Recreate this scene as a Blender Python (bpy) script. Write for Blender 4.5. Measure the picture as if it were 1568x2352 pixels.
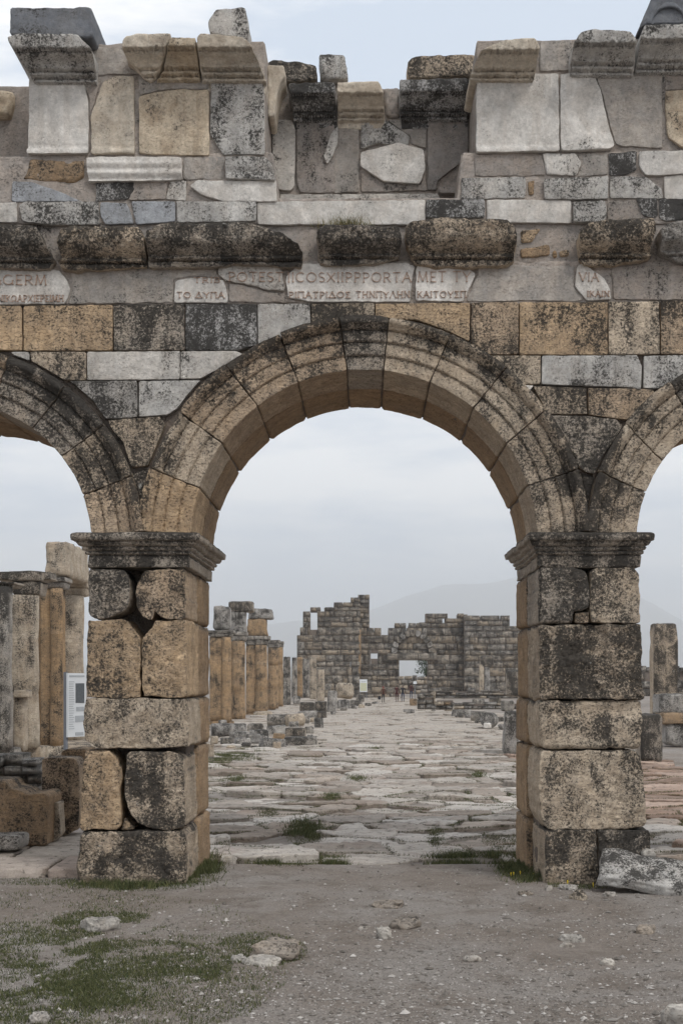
import bpy, math, random
import numpy as np
from mathutils import Vector
from mathutils.geometry import delaunay_2d_cdt
random.seed(7); RNG = np.random.default_rng(11)
for o in list(bpy.data.objects): bpy.data.objects.remove(o)
scene = bpy.context.scene
R = math.radians

# ------------------------------------------------------------------ camera, sky, sun, exposure
F, CX, HY, CZ, CD = 3060.0, 838.0, 1560.0, 2.3, 15.0      # focal length (sheet units), axis, eye height, distance to the gate
cam = bpy.data.cameras.new('camera'); camo = bpy.data.objects.new('camera', cam); scene.collection.objects.link(camo)
cam.sensor_fit = 'HORIZONTAL'; cam.sensor_width = 24; cam.lens = F/1568*24
cam.shift_x = -(CX-784)/1568; cam.shift_y = (HY-1176)/1568*1.0
cam.clip_start = .1; cam.clip_end = 40000
camo.location = (0, -CD, CZ); camo.rotation_euler = (R(90), 0, 0); scene.camera = camo

SUN_DIR = Vector((.50, -.62, .95)).normalized()
sun = bpy.data.lights.new('sun', 'SUN'); suno = bpy.data.objects.new('sun', sun); scene.collection.objects.link(suno)
sun.energy = 1.5; sun.angle = R(15); sun.color = (1, .965, .91)
suno.rotation_euler = SUN_DIR.to_track_quat('Z', 'Y').to_euler(); suno.location = (20, -40, 40)
w = bpy.data.worlds.new('World'); scene.world = w; w.use_nodes = True
nt = w.node_tree; nt.nodes.clear()
def N(nt, t, **kw):
    n = nt.nodes.new(t)
    for k, v in kw.items():
        if k.startswith('i_'):
            n.inputs[k[2:].replace('_', ' ')].default_value = v
        else: setattr(n, k, v)
    return n
sky = N(nt, 'ShaderNodeTexSky', sky_type='NISHITA', sun_disc=False)
sky.sun_elevation = math.asin(SUN_DIR.z); sky.sun_rotation = math.atan2(SUN_DIR.x, SUN_DIR.y)
tc = N(nt, 'ShaderNodeTexCoord'); mp = N(nt, 'ShaderNodeMapping'); mp.inputs['Scale'].default_value = (1, 1, 4.5)
cn = N(nt, 'ShaderNodeTexNoise', i_Scale=2.5, i_Detail=7.0, i_Roughness=.6)
cr = N(nt, 'ShaderNodeValToRGB'); cr.color_ramp.elements[0].position = .42; cr.color_ramp.elements[1].position = .59
cr.color_ramp.elements[0].color = (5.5, 6.25, 7.3, 1); cr.color_ramp.elements[1].color = (10.6, 10.4, 10.1, 1)
mixw = N(nt, 'ShaderNodeMix', data_type='RGBA'); mixw.inputs[0].default_value = .93
bg = N(nt, 'ShaderNodeBackground'); bg.inputs['Strength'].default_value = .1
wo = N(nt, 'ShaderNodeOutputWorld')
L = nt.links.new
L(tc.outputs['Generated'], mp.inputs['Vector']); L(mp.outputs[0], cn.inputs['Vector']); L(cn.outputs['Fac'], cr.inputs[0])
L(sky.outputs[0], mixw.inputs[6]); L(cr.outputs[0], mixw.inputs[7]); L(mixw.outputs[2], bg.inputs['Color']); L(bg.outputs[0], wo.inputs['Surface'])
vs = scene.view_settings; vs.view_transform = 'Standard'; vs.look = 'None'; vs.gamma = 1; vs.use_curve_mapping = False; vs.exposure = .30
scene.cycles.volume_bounces = 2

# ------------------------------------------------------------------ maths helpers
def _h(ix, iy, iz, s):
    h = (ix*374761393 + iy*668265263 + iz*2147483647 + s*974634777) & 0xffffffff
    h = ((h ^ (h >> 13))*1274126177) & 0xffffffff
    h = ((h ^ (h >> 16))*2246822519) & 0xffffffff
    return ((h ^ (h >> 15)) & 0xffff)/32767.5 - 1
def vnoise(p, s=0):
    p = np.asarray(p, float); i = np.floor(p).astype(np.int64); f = p - i; f = f*f*f*(f*(f*6-15)+10)
    x, y, z = i[:, 0], i[:, 1], i[:, 2]; r = 0
    for a in (0, 1):
        for b in (0, 1):
            for c in (0, 1):
                wgt = (f[:, 0] if a else 1-f[:, 0])*(f[:, 1] if b else 1-f[:, 1])*(f[:, 2] if c else 1-f[:, 2])
                r = r + wgt*_h(x+a, y+b, z+c, s)
    return r
def fbm(p, o=4, s=0, g=.5):
    p = np.asarray(p, float); r = 0; a = 1; t = 0
    for k in range(o):
        r = r + a*vnoise(p, s+k*17); t += a; a *= g; p = p*2.03+11.3
    return r/t
def n3(u, v, w=0.0):
    u = np.asarray(u, float); return np.stack([u, np.broadcast_to(v, u.shape), np.broadcast_to(w, u.shape)], 1)
def Wp(px, py, y=0.0):
    d = CD+y; return ((px-CX)*d/F, CZ+(HY-py)*d/F)
def Gp(px, py, z=0.0):                      # a point of the ground (height z) seen at sheet position
    d = F*(CZ-z)/(py-HY); return ((px-CX)*d/F, d-CD)
CROP = {'D': (0, 0, 1), 'c1': (0, 0, 1.9507), 'c2': (764.2, 0, 1.9507), 'c3': (0, 430.6, 1.9507), 'c4': (764.2, 430.6, 1.9507),
        'c5': (0, 889.9, 2.731), 'c6': (1090.9, 889.9, 3.2866), 'c7': (0, 1205.7, 3.0345), 'c8': (0, 1665, 2.731),
        'c9': (1090.9, 1205.7, 3.2866), 'c10': (1090.9, 1607.6, 3.2866), 'c11': (470.8, 1320.6, 4.267), 'c12': (666, 1343.5, 2.9684)}
def cv(crop, x, y): a, b, s = CROP[crop]; return (a+x/s, b+y/s)
def pts(crop, s): return [cv(crop, *map(float, q.split(','))) for q in s.split()]

# ------------------------------------------------------------------ object helpers
COL = scene.collection
def mkmesh(name, V, T, smooth=True):
    V = np.ascontiguousarray(V, np.float32); T = np.ascontiguousarray(T, np.int32); k = T.shape[1]
    me = bpy.data.meshes.new(name); me.vertices.add(len(V)); me.vertices.foreach_set('co', V.ravel())
    me.loops.add(T.size); me.loops.foreach_set('vertex_index', T.ravel())
    me.polygons.add(len(T)); me.polygons.foreach_set('loop_start', np.arange(0, T.size, k, dtype=np.int32))
    me.polygons.foreach_set('use_smooth', np.full(len(T), smooth)); me.update(calc_edges=True); me.validate()
    return me
def obj(name, me, mat=None, parent=None, loc=(0, 0, 0), rz=0, st=None):
    o = bpy.data.objects.new(name, me); COL.objects.link(o); o.location = loc; o.rotation_euler = (0, 0, rz)
    if mat and me is not None and not me.materials: me.materials.append(mat)
    if parent: o.parent = parent
    if st: style(o, st)
    return o
def thing(name, label, cat, loc=(0, 0, 0), rz=0, group=None):
    o = bpy.data.objects.new(name, None); COL.objects.link(o); o.location = loc; o.rotation_euler = (0, 0, rz); o.empty_display_size = .3
    return tag(o, label, cat, group)
def tag(o, label=None, cat=None, group=None, kind=None):
    if label: o['label'] = label
    if cat: o['category'] = cat
    if group: o['group'] = group
    if kind or cat: o['kind'] = kind or 'thing'
    return o
# name: tint, dark lichen, pale lichen, ochre, grey, pits
STY = {
 'M':  ((.65, .62, .58), .03, .0, .30, .22, .12), 'M2': ((.60, .565, .52), .15, .0, .25, .3, .3), 'Mc': ((.62, .55, .455), .12, .0, .5, .1, .2),
 'Mo': ((.60, .50, .375), .14, .0, .75, .1, .3), 'Mg': ((.56, .54, .51), .42, .2, .25, .5, .25), 'Mk': ((.50, .49, .48), .74, .3, .1, .6, .3),
 'Mb': ((.15, .16, .18), .15, .0, .0, .4, .1), 'Ml': ((.36, .375, .40), .22, .0, .0, .3, .2),
 'T':  ((.49, .368, .255), .50, .12, .5, .12, .9), 'To': ((.53, .382, .24), .36, .05, .75, .1, .8), 'Tg': ((.42, .395, .365), .5, .3, .15, .5, .8),
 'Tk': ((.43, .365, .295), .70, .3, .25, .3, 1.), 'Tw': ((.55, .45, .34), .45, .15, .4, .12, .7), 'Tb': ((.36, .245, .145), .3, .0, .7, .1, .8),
 'Tl': ((.51, .41, .305), .62, .35, .35, .15, 1.), 'L': ((.46, .425, .38), .05, .0, .3, .3, .5), 'Lb': ((.30, .255, .21), .12, .0, .3, .3, .7), 'P': ((.37, .32, .28), .10, .0, .15, .5, .4), 'P2': ((.41, .37, .33), .12, .0, .2, .55, .3), 'P3': ((.33, .285, .25), .2, .0, .2, .5, .3), 'Pd': ((.31, .275, .25), .3, .0, .15, .5, .25),
 'C':  ((.38, .25, .135), .34, .1, .9, .1, .8), 'Cg': ((.40, .365, .32), .56, .3, .25, .4, .8), 'Cw': ((.51, .43, .335), .30, .2, .55, .15, .7),
 'K': ((.15, .12, .10), .2, 0, .2, .2, .5), 'F': ((.38, .33, .27), .55, .3, .3, .4, .6), 'Fb': ((.34, .28, .21), .45, .2, .5, .2, .6),
}
def style(o, s, **kw):
    t, d, p, oc, g, pit = STY[s]
    j = 1+random.uniform(-.07, .07)
    o['tint'] = [float(c*j) for c in t]; o['dark'] = float(min(1, max(0, d+random.uniform(-.06, .06)))); o['pale'] = float(p); o['ochre'] = float(oc); o['grey'] = float(g); o['pit'] = float(pit)
    for k, v in kw.items(): o[k] = v
    return o

# ------------------------------------------------------------------ materials
def newmat(name):
    m = bpy.data.materials.new(name); m.use_nodes = True; nt = m.node_tree; nt.nodes.clear()
    out = N(nt, 'ShaderNodeOutputMaterial'); b = N(nt, 'ShaderNodeBsdfPrincipled'); b.inputs['Roughness'].default_value = .9
    b.inputs['Specular IOR Level'].default_value = .2; nt.links.new(b.outputs[0], out.inputs[0]); return m, nt, b
def mth(nt, op, a, b=None, c=None, clamp=False):
    n = nt.nodes.new('ShaderNodeMath'); n.operation = op; n.use_clamp = clamp
    for i, v in enumerate((a, b, c)):
        if v is None: continue
        if isinstance(v, (int, float)): n.inputs[i].default_value = v
        else: nt.links.new(v, n.inputs[i])
    return n.outputs[0]
def mix(nt, f, a, b):
    n = nt.nodes.new('ShaderNodeMix'); n.data_type = 'RGBA'
    for i, v in ((0, f), (6, a), (7, b)):
        if isinstance(v, (int, float)): n.inputs[i].default_value = v
        elif isinstance(v, tuple): n.inputs[i].default_value = (*v, 1) if len(v) == 3 else v
        else: nt.links.new(v, n.inputs[i])
    return n.outputs[2]
def sstep(nt, x, lo, hi):
    n = nt.nodes.new('ShaderNodeMapRange'); n.interpolation_type = 'SMOOTHSTEP'
    for i, v in ((0, x), (1, lo), (2, hi)):
        if isinstance(v, (int, float)): n.inputs[i].default_value = v
        else: nt.links.new(v, n.inputs[i])
    return n.outputs[0]
def noise(nt, vec, scale, detail=3.0, rough=.55, dist=0.0):
    n = N(nt, 'ShaderNodeTexNoise', i_Scale=float(scale), i_Detail=float(detail), i_Roughness=float(rough), i_Distortion=float(dist)); nt.links.new(vec, n.inputs['Vector']); return n.outputs['Fac']
def oattr(nt, name, col=False):
    n = N(nt, 'ShaderNodeAttribute', attribute_type='OBJECT', attribute_name=name); return n.outputs['Color' if col else 'Fac']
def vscale(nt, v, s):
    n = N(nt, 'ShaderNodeMapping'); n.inputs['Scale'].default_value = s; nt.links.new(v, n.inputs['Vector']); return n.outputs[0]
def objvec(nt):
    tcn = N(nt, 'ShaderNodeTexCoord'); oi = N(nt, 'ShaderNodeObjectInfo'); k = nt.nodes.new('ShaderNodeVectorMath'); k.operation = 'ADD'
    m = mth(nt, 'MULTIPLY', oi.outputs['Random'], 71.0); cx = N(nt, 'ShaderNodeCombineXYZ')
    for i in range(3): nt.links.new(m, cx.inputs[i])
    nt.links.new(tcn.outputs['Object'], k.inputs[0]); nt.links.new(cx.outputs[0], k.inputs[1]); return k.outputs[0]

def stone_material(name):
    m, nt, b = newmat(name); v = objvec(nt); lk = nt.links.new
    tint = oattr(nt, 'tint', True); dark = oattr(nt, 'dark'); pale = oattr(nt, 'pale'); och = oattr(nt, 'ochre'); gry = oattr(nt, 'grey'); pit = oattr(nt, 'pit')
    big = noise(nt, v, 1.7, 5, .6, .4); med = noise(nt, v, 7, 6, .68, .3); fine = noise(nt, v, 26, 6, .72)
    bed = noise(nt, vscale(nt, v, (1, 1, 5.5)), 5, 7, .7, .35); grain = noise(nt, vscale(nt, v, (1, 1, 2.2)), 36, 5, .68)
    # value variation: broad, mottled, bedded
    val = mth(nt, 'MULTIPLY_ADD', big, .8, mth(nt, 'MULTIPLY_ADD', med, .9, .12))
    val = mth(nt, 'MULTIPLY', val, mth(nt, 'MULTIPLY_ADD', fine, .9, .55)); val = mth(nt, 'MULTIPLY', val, mth(nt, 'ADD', 1.0, mth(nt, 'MULTIPLY', mth(nt, 'SUBTRACT', bed, .5), mth(nt, 'MULTIPLY', pit, 1.5))))
    sc = nt.nodes.new('ShaderNodeVectorMath'); sc.operation = 'SCALE'; lk(tint, sc.inputs[0]); lk(val, sc.inputs['Scale']); col = sc.outputs[0]
    def shifted(x): n = nt.nodes.new('ShaderNodeVectorMath'); n.inputs[1].default_value = x; lk(v, n.inputs[0]); return n.outputs[0]
    v2 = shifted((13.1, 5.7, 9.3)); v3 = shifted((3.7, 21.7, 1.3)); v4 = shifted((31.3, 2.7, 17.1))
    # ochre iron stain and grey weathering, each with an outline of its own
    om = mth(nt, 'MULTIPLY', mth(nt, 'MAXIMUM', sstep(nt, noise(nt, v2, 2.6, 7, .66, .8), .44, .64), mth(nt, 'MULTIPLY', sstep(nt, noise(nt, vscale(nt, v3, (1, 1, .13)), 7, 5, .62), .48, .62), .8)), och); om = mth(nt, 'MULTIPLY', om, mth(nt, 'MULTIPLY_ADD', fine, .9, .4))
    col = mix(nt, mth(nt, 'MULTIPLY', om, .8), col, mix(nt, med, (.185, .11, .058), (.38, .265, .155)))
    gm = mth(nt, 'MULTIPLY', sstep(nt, noise(nt, v3, 3.2, 7, .72, .3), .40, .60), gry); col = mix(nt, mth(nt, 'MULTIPLY', gm, .8), col, mix(nt, med, (.13, .128, .125), (.34, .335, .33)))
    # pits with dirt in them, crevice shade also darkened into the colour
    pm = mth(nt, 'MULTIPLY', mth(nt, 'SUBTRACT', 1.0, sstep(nt, grain, .34, .46)), pit); col = mix(nt, mth(nt, 'MULTIPLY', pm, .78), col, (.04, .032, .025))
    # black lichen and rain crust, on faces that meet the weather
    geo = N(nt, 'ShaderNodeNewGeometry'); sx = N(nt, 'ShaderNodeSeparateXYZ'); lk(geo.outputs['Normal'], sx.inputs[0])
    wx = mth(nt, 'MAXIMUM', mth(nt, 'MULTIPLY', sx.outputs[1], -1.0), mth(nt, 'MULTIPLY', sx.outputs[2], 1.15)); wx = mth(nt, 'MULTIPLY_ADD', sstep(nt, wx, .0, .55), .85, .15)
    patch = noise(nt, v4, 2.6, 6, .66, .7); streak = noise(nt, vscale(nt, v2, (1, 1, .16)), 8, 5, .65)
    spk = mth(nt, 'ADD', mth(nt, 'MULTIPLY', noise(nt, v2, 36, 7, .8), 1.15), mth(nt, 'ADD', mth(nt, 'MULTIPLY', patch, .65), mth(nt, 'MULTIPLY', streak, .25)))
    spk = mth(nt, 'ADD', spk, mth(nt, 'MULTIPLY', sx.outputs[2], .08))
    pos = geo.outputs['Position']                             # growth and run-off that carry on from stone to stone
    spk = mth(nt, 'ADD', spk, mth(nt, 'MULTIPLY', mth(nt, 'SUBTRACT', noise(nt, pos, 1.1, 4, .6, .4), .5), .45))
    spk = mth(nt, 'ADD', spk, mth(nt, 'MULTIPLY', mth(nt, 'SUBTRACT', noise(nt, vscale(nt, pos, (1, 1, .12)), 5, 4, .6), .5), .35))
    la = N(nt, 'ShaderNodeAttribute', attribute_type='GEOMETRY', attribute_name='lichen'); spk = mth(nt, 'ADD', spk, la.outputs['Fac'])
    thr = mth(nt, 'MULTIPLY_ADD', dark, -.40, 1.195); lm = sstep(nt, spk, thr, mth(nt, 'ADD', thr, .12))
    film = mth(nt, 'MULTIPLY', sstep(nt, spk, mth(nt, 'SUBTRACT', thr, .24), mth(nt, 'ADD', thr, .06)), mth(nt, 'MULTIPLY', wx, .30)); col = mix(nt, film, col, mix(nt, fine, (.085, .078, .07), (.235, .215, .19)))
    s2 = mth(nt, 'ADD', noise(nt, v3, 62, 4, .7), mth(nt, 'MULTIPLY', patch, .35)); t2 = mth(nt, 'MULTIPLY_ADD', dark, -.20, .835); lm = mth(nt, 'MAXIMUM', lm, mth(nt, 'MULTIPLY', sstep(nt, s2, t2, mth(nt, 'ADD', t2, .05)), .85))
    lm = mth(nt, 'MULTIPLY', lm, wx)
    col = mix(nt, mth(nt, 'MULTIPLY', lm, .92), col, mix(nt, fine, (.008, .0075, .007), (.05, .046, .042)))
    # pale lichen rosettes
    pl = noise(nt, v3, 8, 6, .66, .3); pth = mth(nt, 'MULTIPLY_ADD', pale, -.22, .755); plm = mth(nt, 'MULTIPLY', sstep(nt, pl, pth, mth(nt, 'ADD', pth, .03)), wx)
    plm = mth(nt, 'MULTIPLY', plm, sstep(nt, pale, .01, .05)); col = mix(nt, mth(nt, 'MULTIPLY', plm, .75), col, mix(nt, fine, (.26, .255, .23), (.58, .57, .53)))
    lk(col, b.inputs['Base Color'])
    bp = N(nt, 'ShaderNodeBump'); bp.inputs['Strength'].default_value = .85; bp.inputs['Distance'].default_value = .018
    hgt = mth(nt, 'ADD', mth(nt, 'MULTIPLY', fine, .55), mth(nt, 'MULTIPLY', pm, -.7)); hgt = mth(nt, 'MULTIPLY_ADD', mth(nt, 'MULTIPLY', bed, pit), .8, hgt)
    lk(hgt, bp.inputs['Height']); lk(bp.outputs[0], b.inputs['Normal']); b.inputs['Roughness'].default_value = .92
    return m
STONE = stone_material('weathered_stone')

def simple_mat(name, c, rough=.85, var=.2, scale=8, bump=.0, island=0.0):
    m, nt, b = newmat(name); v = objvec(nt); n = noise(nt, v, scale, 5, .6)
    f = mth(nt, 'MULTIPLY_ADD', n, 2*var, 1-var)
    if island:
        g = N(nt, 'ShaderNodeNewGeometry'); f = mth(nt, 'MULTIPLY', f, mth(nt, 'MULTIPLY_ADD', g.outputs['Random Per Island'], 2*island, 1-island))
    s = nt.nodes.new('ShaderNodeVectorMath'); s.operation = 'SCALE'; s.inputs[0].default_value = c; nt.links.new(f, s.inputs['Scale']); nt.links.new(s.outputs[0], b.inputs['Base Color'])
    b.inputs['Roughness'].default_value = rough
    if bump:
        bp = N(nt, 'ShaderNodeBump'); bp.inputs['Strength'].default_value = bump; bp.inputs['Distance'].default_value = .01; nt.links.new(n, bp.inputs['Height']); nt.links.new(bp.outputs[0], b.inputs['Normal'])
    return m
def two_mat(name, c1, c2, island_pow=1.0, rough=.8):
    m, nt, b = newmat(name); g = N(nt, 'ShaderNodeNewGeometry')
    nt.links.new(mix(nt, mth(nt, 'POWER', g.outputs['Random Per Island'], island_pow), c1, c2), b.inputs['Base Color']); b.inputs['Roughness'].default_value = rough
    return m
GRASS = two_mat('grass_blades', (.036, .052, .020), (.15, .145, .065), 1.4)
DRYGRASS = two_mat('dry_grass_blades', (.08, .085, .03), (.26, .2, .09), 1.2)
LEAF = two_mat('pine_foliage', (.015, .03, .012), (.05, .075, .03))
PEBBLE = two_mat('pebbles', (.13, .115, .10), (.46, .43, .40), 2.2, .9)
FLOWER = simple_mat('yellow_petals', (.75, .55, .03), .6, .1)
PAINT = simple_mat('red_letter_paint', (.43, .30, .23), .9, .6, 30)
METAL = simple_mat('grey_post_metal', (.17, .18, .20), .55, .1)
PANELM = simple_mat('sign_panel_white', (.62, .64, .66), .5, .04)
PRINTD = simple_mat('sign_print_dark', (.10, .11, .12), .5, .5, 20)
PRINTG = simple_mat('sign_print_grey', (.36, .38, .40), .5, .2, 20)
PRINTY = simple_mat('sign_print_map', (.50, .50, .36), .5, .25, 9)

def ground_material():
    m, nt, b = newmat('gravelly_earth'); tcn = N(nt, 'ShaderNodeTexCoord'); v = tcn.outputs['Object']
    a = noise(nt, v, .5, 6, .62, .6); c = noise(nt, v, 2.2, 7, .7, .4); d = noise(nt, v, 30, 6, .78); e = noise(nt, v, 95, 4, .75)
    col = mix(nt, sstep(nt, a, .38, .62), (.225, .192, .165), (.275, .25, .228))
    col = mix(nt, mth(nt, 'MULTIPLY', sstep(nt, c, .46, .66), .65), col, (.15, .122, .10))
    f = mth(nt, 'MULTIPLY', mth(nt, 'MULTIPLY_ADD', d, 1.5, .25), mth(nt, 'MULTIPLY_ADD', e, 1.5, .25))
    s = nt.nodes.new('ShaderNodeVectorMath'); s.operation = 'SCALE'; nt.links.new(col, s.inputs[0]); nt.links.new(f, s.inputs['Scale'])
    col = mix(nt, mth(nt, 'MULTIPLY', sstep(nt, e, .66, .72), .6), s.outputs[0], (.42, .40, .375))
    nt.links.new(col, b.inputs['Base Color']); b.inputs['Roughness'].default_value = .95
    bp = N(nt, 'ShaderNodeBump'); bp.inputs['Strength'].default_value = .9; bp.inputs['Distance'].default_value = .02
    nt.links.new(mth(nt, 'ADD', d, mth(nt, 'MULTIPLY', e, .6)), bp.inputs['Height']); nt.links.new(bp.outputs[0], b.inputs['Normal'])
    return m
GROUND = ground_material()
def paving_material():
    m, nt, b = newmat('worn_paving'); v = objvec(nt); tint = oattr(nt, 'tint', True)
    st = vscale(nt, v, (1, 3.2, 3)); a = noise(nt, st, 1.6, 7, .65, 1.0); d = noise(nt, v, 9, 7, .7); e = noise(nt, v, 55, 4, .7)
    val = mth(nt, 'MULTIPLY', mth(nt, 'MULTIPLY_ADD', a, 1.3, .35), mth(nt, 'MULTIPLY_ADD', e, .9, .55))
    s = nt.nodes.new('ShaderNodeVectorMath'); s.operation = 'SCALE'; nt.links.new(tint, s.inputs[0]); nt.links.new(val, s.inputs['Scale']); col = s.outputs[0]
    col = mix(nt, mth(nt, 'MULTIPLY', sstep(nt, noise(nt, v, 1.1, 5, .6), .52, .7), .45), col, (.23, .165, .13))
    col = mix(nt, mth(nt, 'MULTIPLY', sstep(nt, d, .54, .64), .75), col, (.075, .064, .052))
    nt.links.new(col, b.inputs['Base Color']); b.inputs['Roughness'].default_value = .8
    bp = N(nt, 'ShaderNodeBump'); bp.inputs['Strength'].default_value = .6; bp.inputs['Distance'].default_value = .012
    nt.links.new(mth(nt, 'ADD', mth(nt, 'MULTIPLY', a, 1.5), mth(nt, 'MULTIPLY', d, .8)), bp.inputs['Height']); nt.links.new(bp.outputs[0], b.inputs['Normal'])
    return m
PAVING = paving_material()

# ------------------------------------------------------------------ stone generators
def round_poly(P, rad):
    P = [np.array(p, float) for p in P]; n = len(P); out = []
    for i in range(n):
        a, p, b = P[i-1], P[i], P[(i+1) % n]; la, lb = np.linalg.norm(a-p), np.linalg.norm(b-p)
        ra, rb = min(rad, .42*la), min(rad, .42*lb); q0 = p+(a-p)/max(la, 1e-9)*ra; q1 = p+(b-p)/max(lb, 1e-9)*rb
        for t in (0, .5, 1): out.append((1-t)**2*q0+2*t*(1-t)*p+t*t*q1)
    return np.array(out)
def resample(P, step):
    Q = np.vstack([P, P[:1]]); d = np.linalg.norm(np.diff(Q, axis=0), axis=1); s = np.concatenate([[0], np.cumsum(d)])
    n = max(8, int(s[-1]/step)); t = np.linspace(0, s[-1], n, endpoint=False)
    return np.stack([np.interp(t, s, Q[:, 0]), np.interp(t, s, Q[:, 1])], 1)
def area(P): return .5*np.sum(P[:, 0]*np.roll(P[:, 1], -1)-np.roll(P[:, 0], -1)*P[:, 1])
def inside(P, q):
    r = np.zeros(len(q), bool); n = len(P); j = n-1
    for i in range(n):
        xi, yi = P[i]; xj, yj = P[j]
        c = ((yi > q[:, 1]) != (yj > q[:, 1])) & (q[:, 0] < (xj-xi)*(q[:, 1]-yi)/((yj-yi) if abs(yj-yi) > 1e-12 else 1e-12)+xi); r ^= c; j = i
    return r
def bdist(P, q):
    A = P; Bv = np.roll(P, -1, 0)-P; L2 = np.maximum((Bv**2).sum(1), 1e-12); out = np.empty(len(q))
    for k in range(0, len(q), 4000):
        d = q[k:k+4000, None, :]-A[None]; t = np.clip((d*Bv[None]).sum(2)/L2, 0, 1); e = d-t[..., None]*Bv[None]; out[k:k+4000] = np.sqrt((e**2).sum(2).min(1))
    return out
def slab_mesh(P, depth, res=.032, extra=None, rough=.007, rnd=.018, wob=.006, corner=.012, prof=None, seed=0, cap=False, side=.09, freq=5.0, sider=1.0):
    """outline P in a plane (u, v), face towards +w with worn edges, sides running back to w = -depth"""
    P = np.array(P, float)
    if area(P) < 0: P = P[::-1]
    B = resample(round_poly(P, corner), res)
    nx = np.roll(B, -1, 0)-np.roll(B, 1, 0); nx = np.stack([nx[:, 1], -nx[:, 0]], 1); nx /= np.maximum(np.linalg.norm(nx, axis=1, keepdims=True), 1e-9)
    B = B+nx*(wob*(fbm(n3(B[:, 0]*8, B[:, 1]*8, seed*3.7), 4, seed, .65)*1.7-.15))[:, None]
    lo, hi = B.min(0), B.max(0)
    g = np.stack(np.meshgrid(np.arange(lo[0], hi[0], res), np.arange(lo[1], hi[1], res*.87)), -1); g[1::2, :, 0] += res/2; g = g.reshape(-1, 2)
    rs = np.random.default_rng(seed+5); g = g+rs.uniform(-.22, .22, g.shape)*res
    r0 = max(rnd, .006); g = g[inside(B, g)]
    if len(g): g = g[bdist(B, g) > max(r0*1.5, .4*res)]
    rings = [B-nx*r0*k for k in (.45, 1.05)]+([extra(B)] if extra is not None else [])
    for k, q in enumerate(rings):
        q = q[inside(B, q)]
        if len(q): q = q[bdist(B, q) > r0*(.3 if k == 0 else .85)]
        g = np.vstack([g, q]) if len(g) else q
    allp = [Vector(p) for p in np.vstack([B, g])]
    r = delaunay_2d_cdt(allp, [], [list(range(len(B)))], 1, 1e-6, False)
    V2 = np.array([tuple(q) for q in r[0]]); T = np.array([f for f in r[2] if len(f) == 3], int)
    T = T[inside(B, V2[T].mean(1))]
    a2 = V2[T]; cr = (a2[:, 1, 0]-a2[:, 0, 0])*(a2[:, 2, 1]-a2[:, 0, 1])-(a2[:, 1, 1]-a2[:, 0, 1])*(a2[:, 2, 0]-a2[:, 0, 0]); T[cr < 0] = T[cr < 0][:, ::-1]
    e = bdist(B, V2); q = n3(V2[:, 0], V2[:, 1], seed*1.7)
    rr = rnd*(.5+2.6*np.clip(vnoise(q*4.3, seed)-.05, 0, 1)**1.5+.5*np.clip(vnoise(q*13, seed+2), 0, 1)); t = np.clip(e/rr, 0, 1)
    w_ = -rr*(1-np.sqrt(np.clip(1-(1-t)**2, 0, 1)))+rough*fbm(q*freq, 4, seed+3)+rough*.5*np.minimum(0, fbm(q*freq*3.1, 2, seed+9)-.15)*2.2
    if prof is not None: w_ = w_+prof(V2[:, 0], V2[:, 1])
    V = np.column_stack([V2, w_]); nv = len(V)
    E = np.vstack([T[:, [0, 1]], T[:, [1, 2]], T[:, [2, 0]]]); key = E[:, 0]*nv+E[:, 1]; rev = E[:, 1]*nv+E[:, 0]; bd = E[~np.isin(key, rev)]
    bi = np.unique(bd); mp = -np.ones(nv, int); mp[bi] = np.arange(len(bi)); a, b_ = mp[bd[:, 0]], mp[bd[:, 1]]
    nn = np.zeros((len(bi), 2)); dv = V2[bd[:, 1]]-V2[bd[:, 0]]; no = np.stack([dv[:, 1], -dv[:, 0]], 1); np.add.at(nn, a, no); np.add.at(nn, b_, no); nn /= np.maximum(np.linalg.norm(nn, axis=1, keepdims=True), 1e-9)
    k = max(2, int(depth/side)+1); fr = np.linspace(0, 1, k)[1:]
    Vs = [V, V[bi]]; Ts = [T]; prev = nv+np.arange(len(bi))
    for f_ in fr:
        w2 = V[bi, 2]*(1-f_)-depth*f_; d = rough*sider*fbm(np.column_stack([V2[bi]*4, w2*4+seed]), 3, seed+21)*(1 if f_ < 1 else 0)
        base = sum(len(x) for x in Vs); Vs.append(np.column_stack([V2[bi]+nn*d[:, None], w2])); cur = base+np.arange(len(bi))
        Ts += [np.column_stack([prev[a], cur[a], cur[b_]]), np.column_stack([prev[a], cur[b_], prev[b_]])]; prev = cur
    if cap:
        base = sum(len(x) for x in Vs); W = V.copy(); W[:, 2] = -depth; Vs.append(W); Ts.append(T[:, ::-1]+base)
    return np.vstack(Vs), np.vstack(Ts)
SEED = [1]
def wall_stone(name, parent, crop, s, st, yf=0.0, depth=.35, extra=None, mat=None, **kw):
    """a block of masonry whose face looks towards -y"""
    P = pts(crop, s) if isinstance(s, str) else [cv(crop, *q) for q in s]
    P = np.array([Wp(px, py, yf) for px, py in P]); c = P.mean(0); SEED[0] += 1
    pf = kw.pop('prof', None); pr = (lambda u, v: pf(u+c[0], v+c[1])) if pf else None
    ex = kw.pop('lines', None); exf = (lambda B: ex(B+c)-c) if ex else None
    li = kw.pop('lichen', None)
    V, T = slab_mesh(P-c, depth, seed=SEED[0], prof=pr, extra=exf, **kw)
    o = obj(name, mkmesh(name, np.column_stack([V[:, 0], -V[:, 2], V[:, 1]]), T), mat or STONE, parent, (c[0], yf, c[1]))
    if li:
        at = o.data.attributes.new('lichen', 'FLOAT', 'POINT'); at.data.foreach_set('value', np.ascontiguousarray(li(V[:, 0]+c[0], V[:, 1]+c[1]), np.float32))
    style(o, st, **(extra or {})); return o
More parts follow.
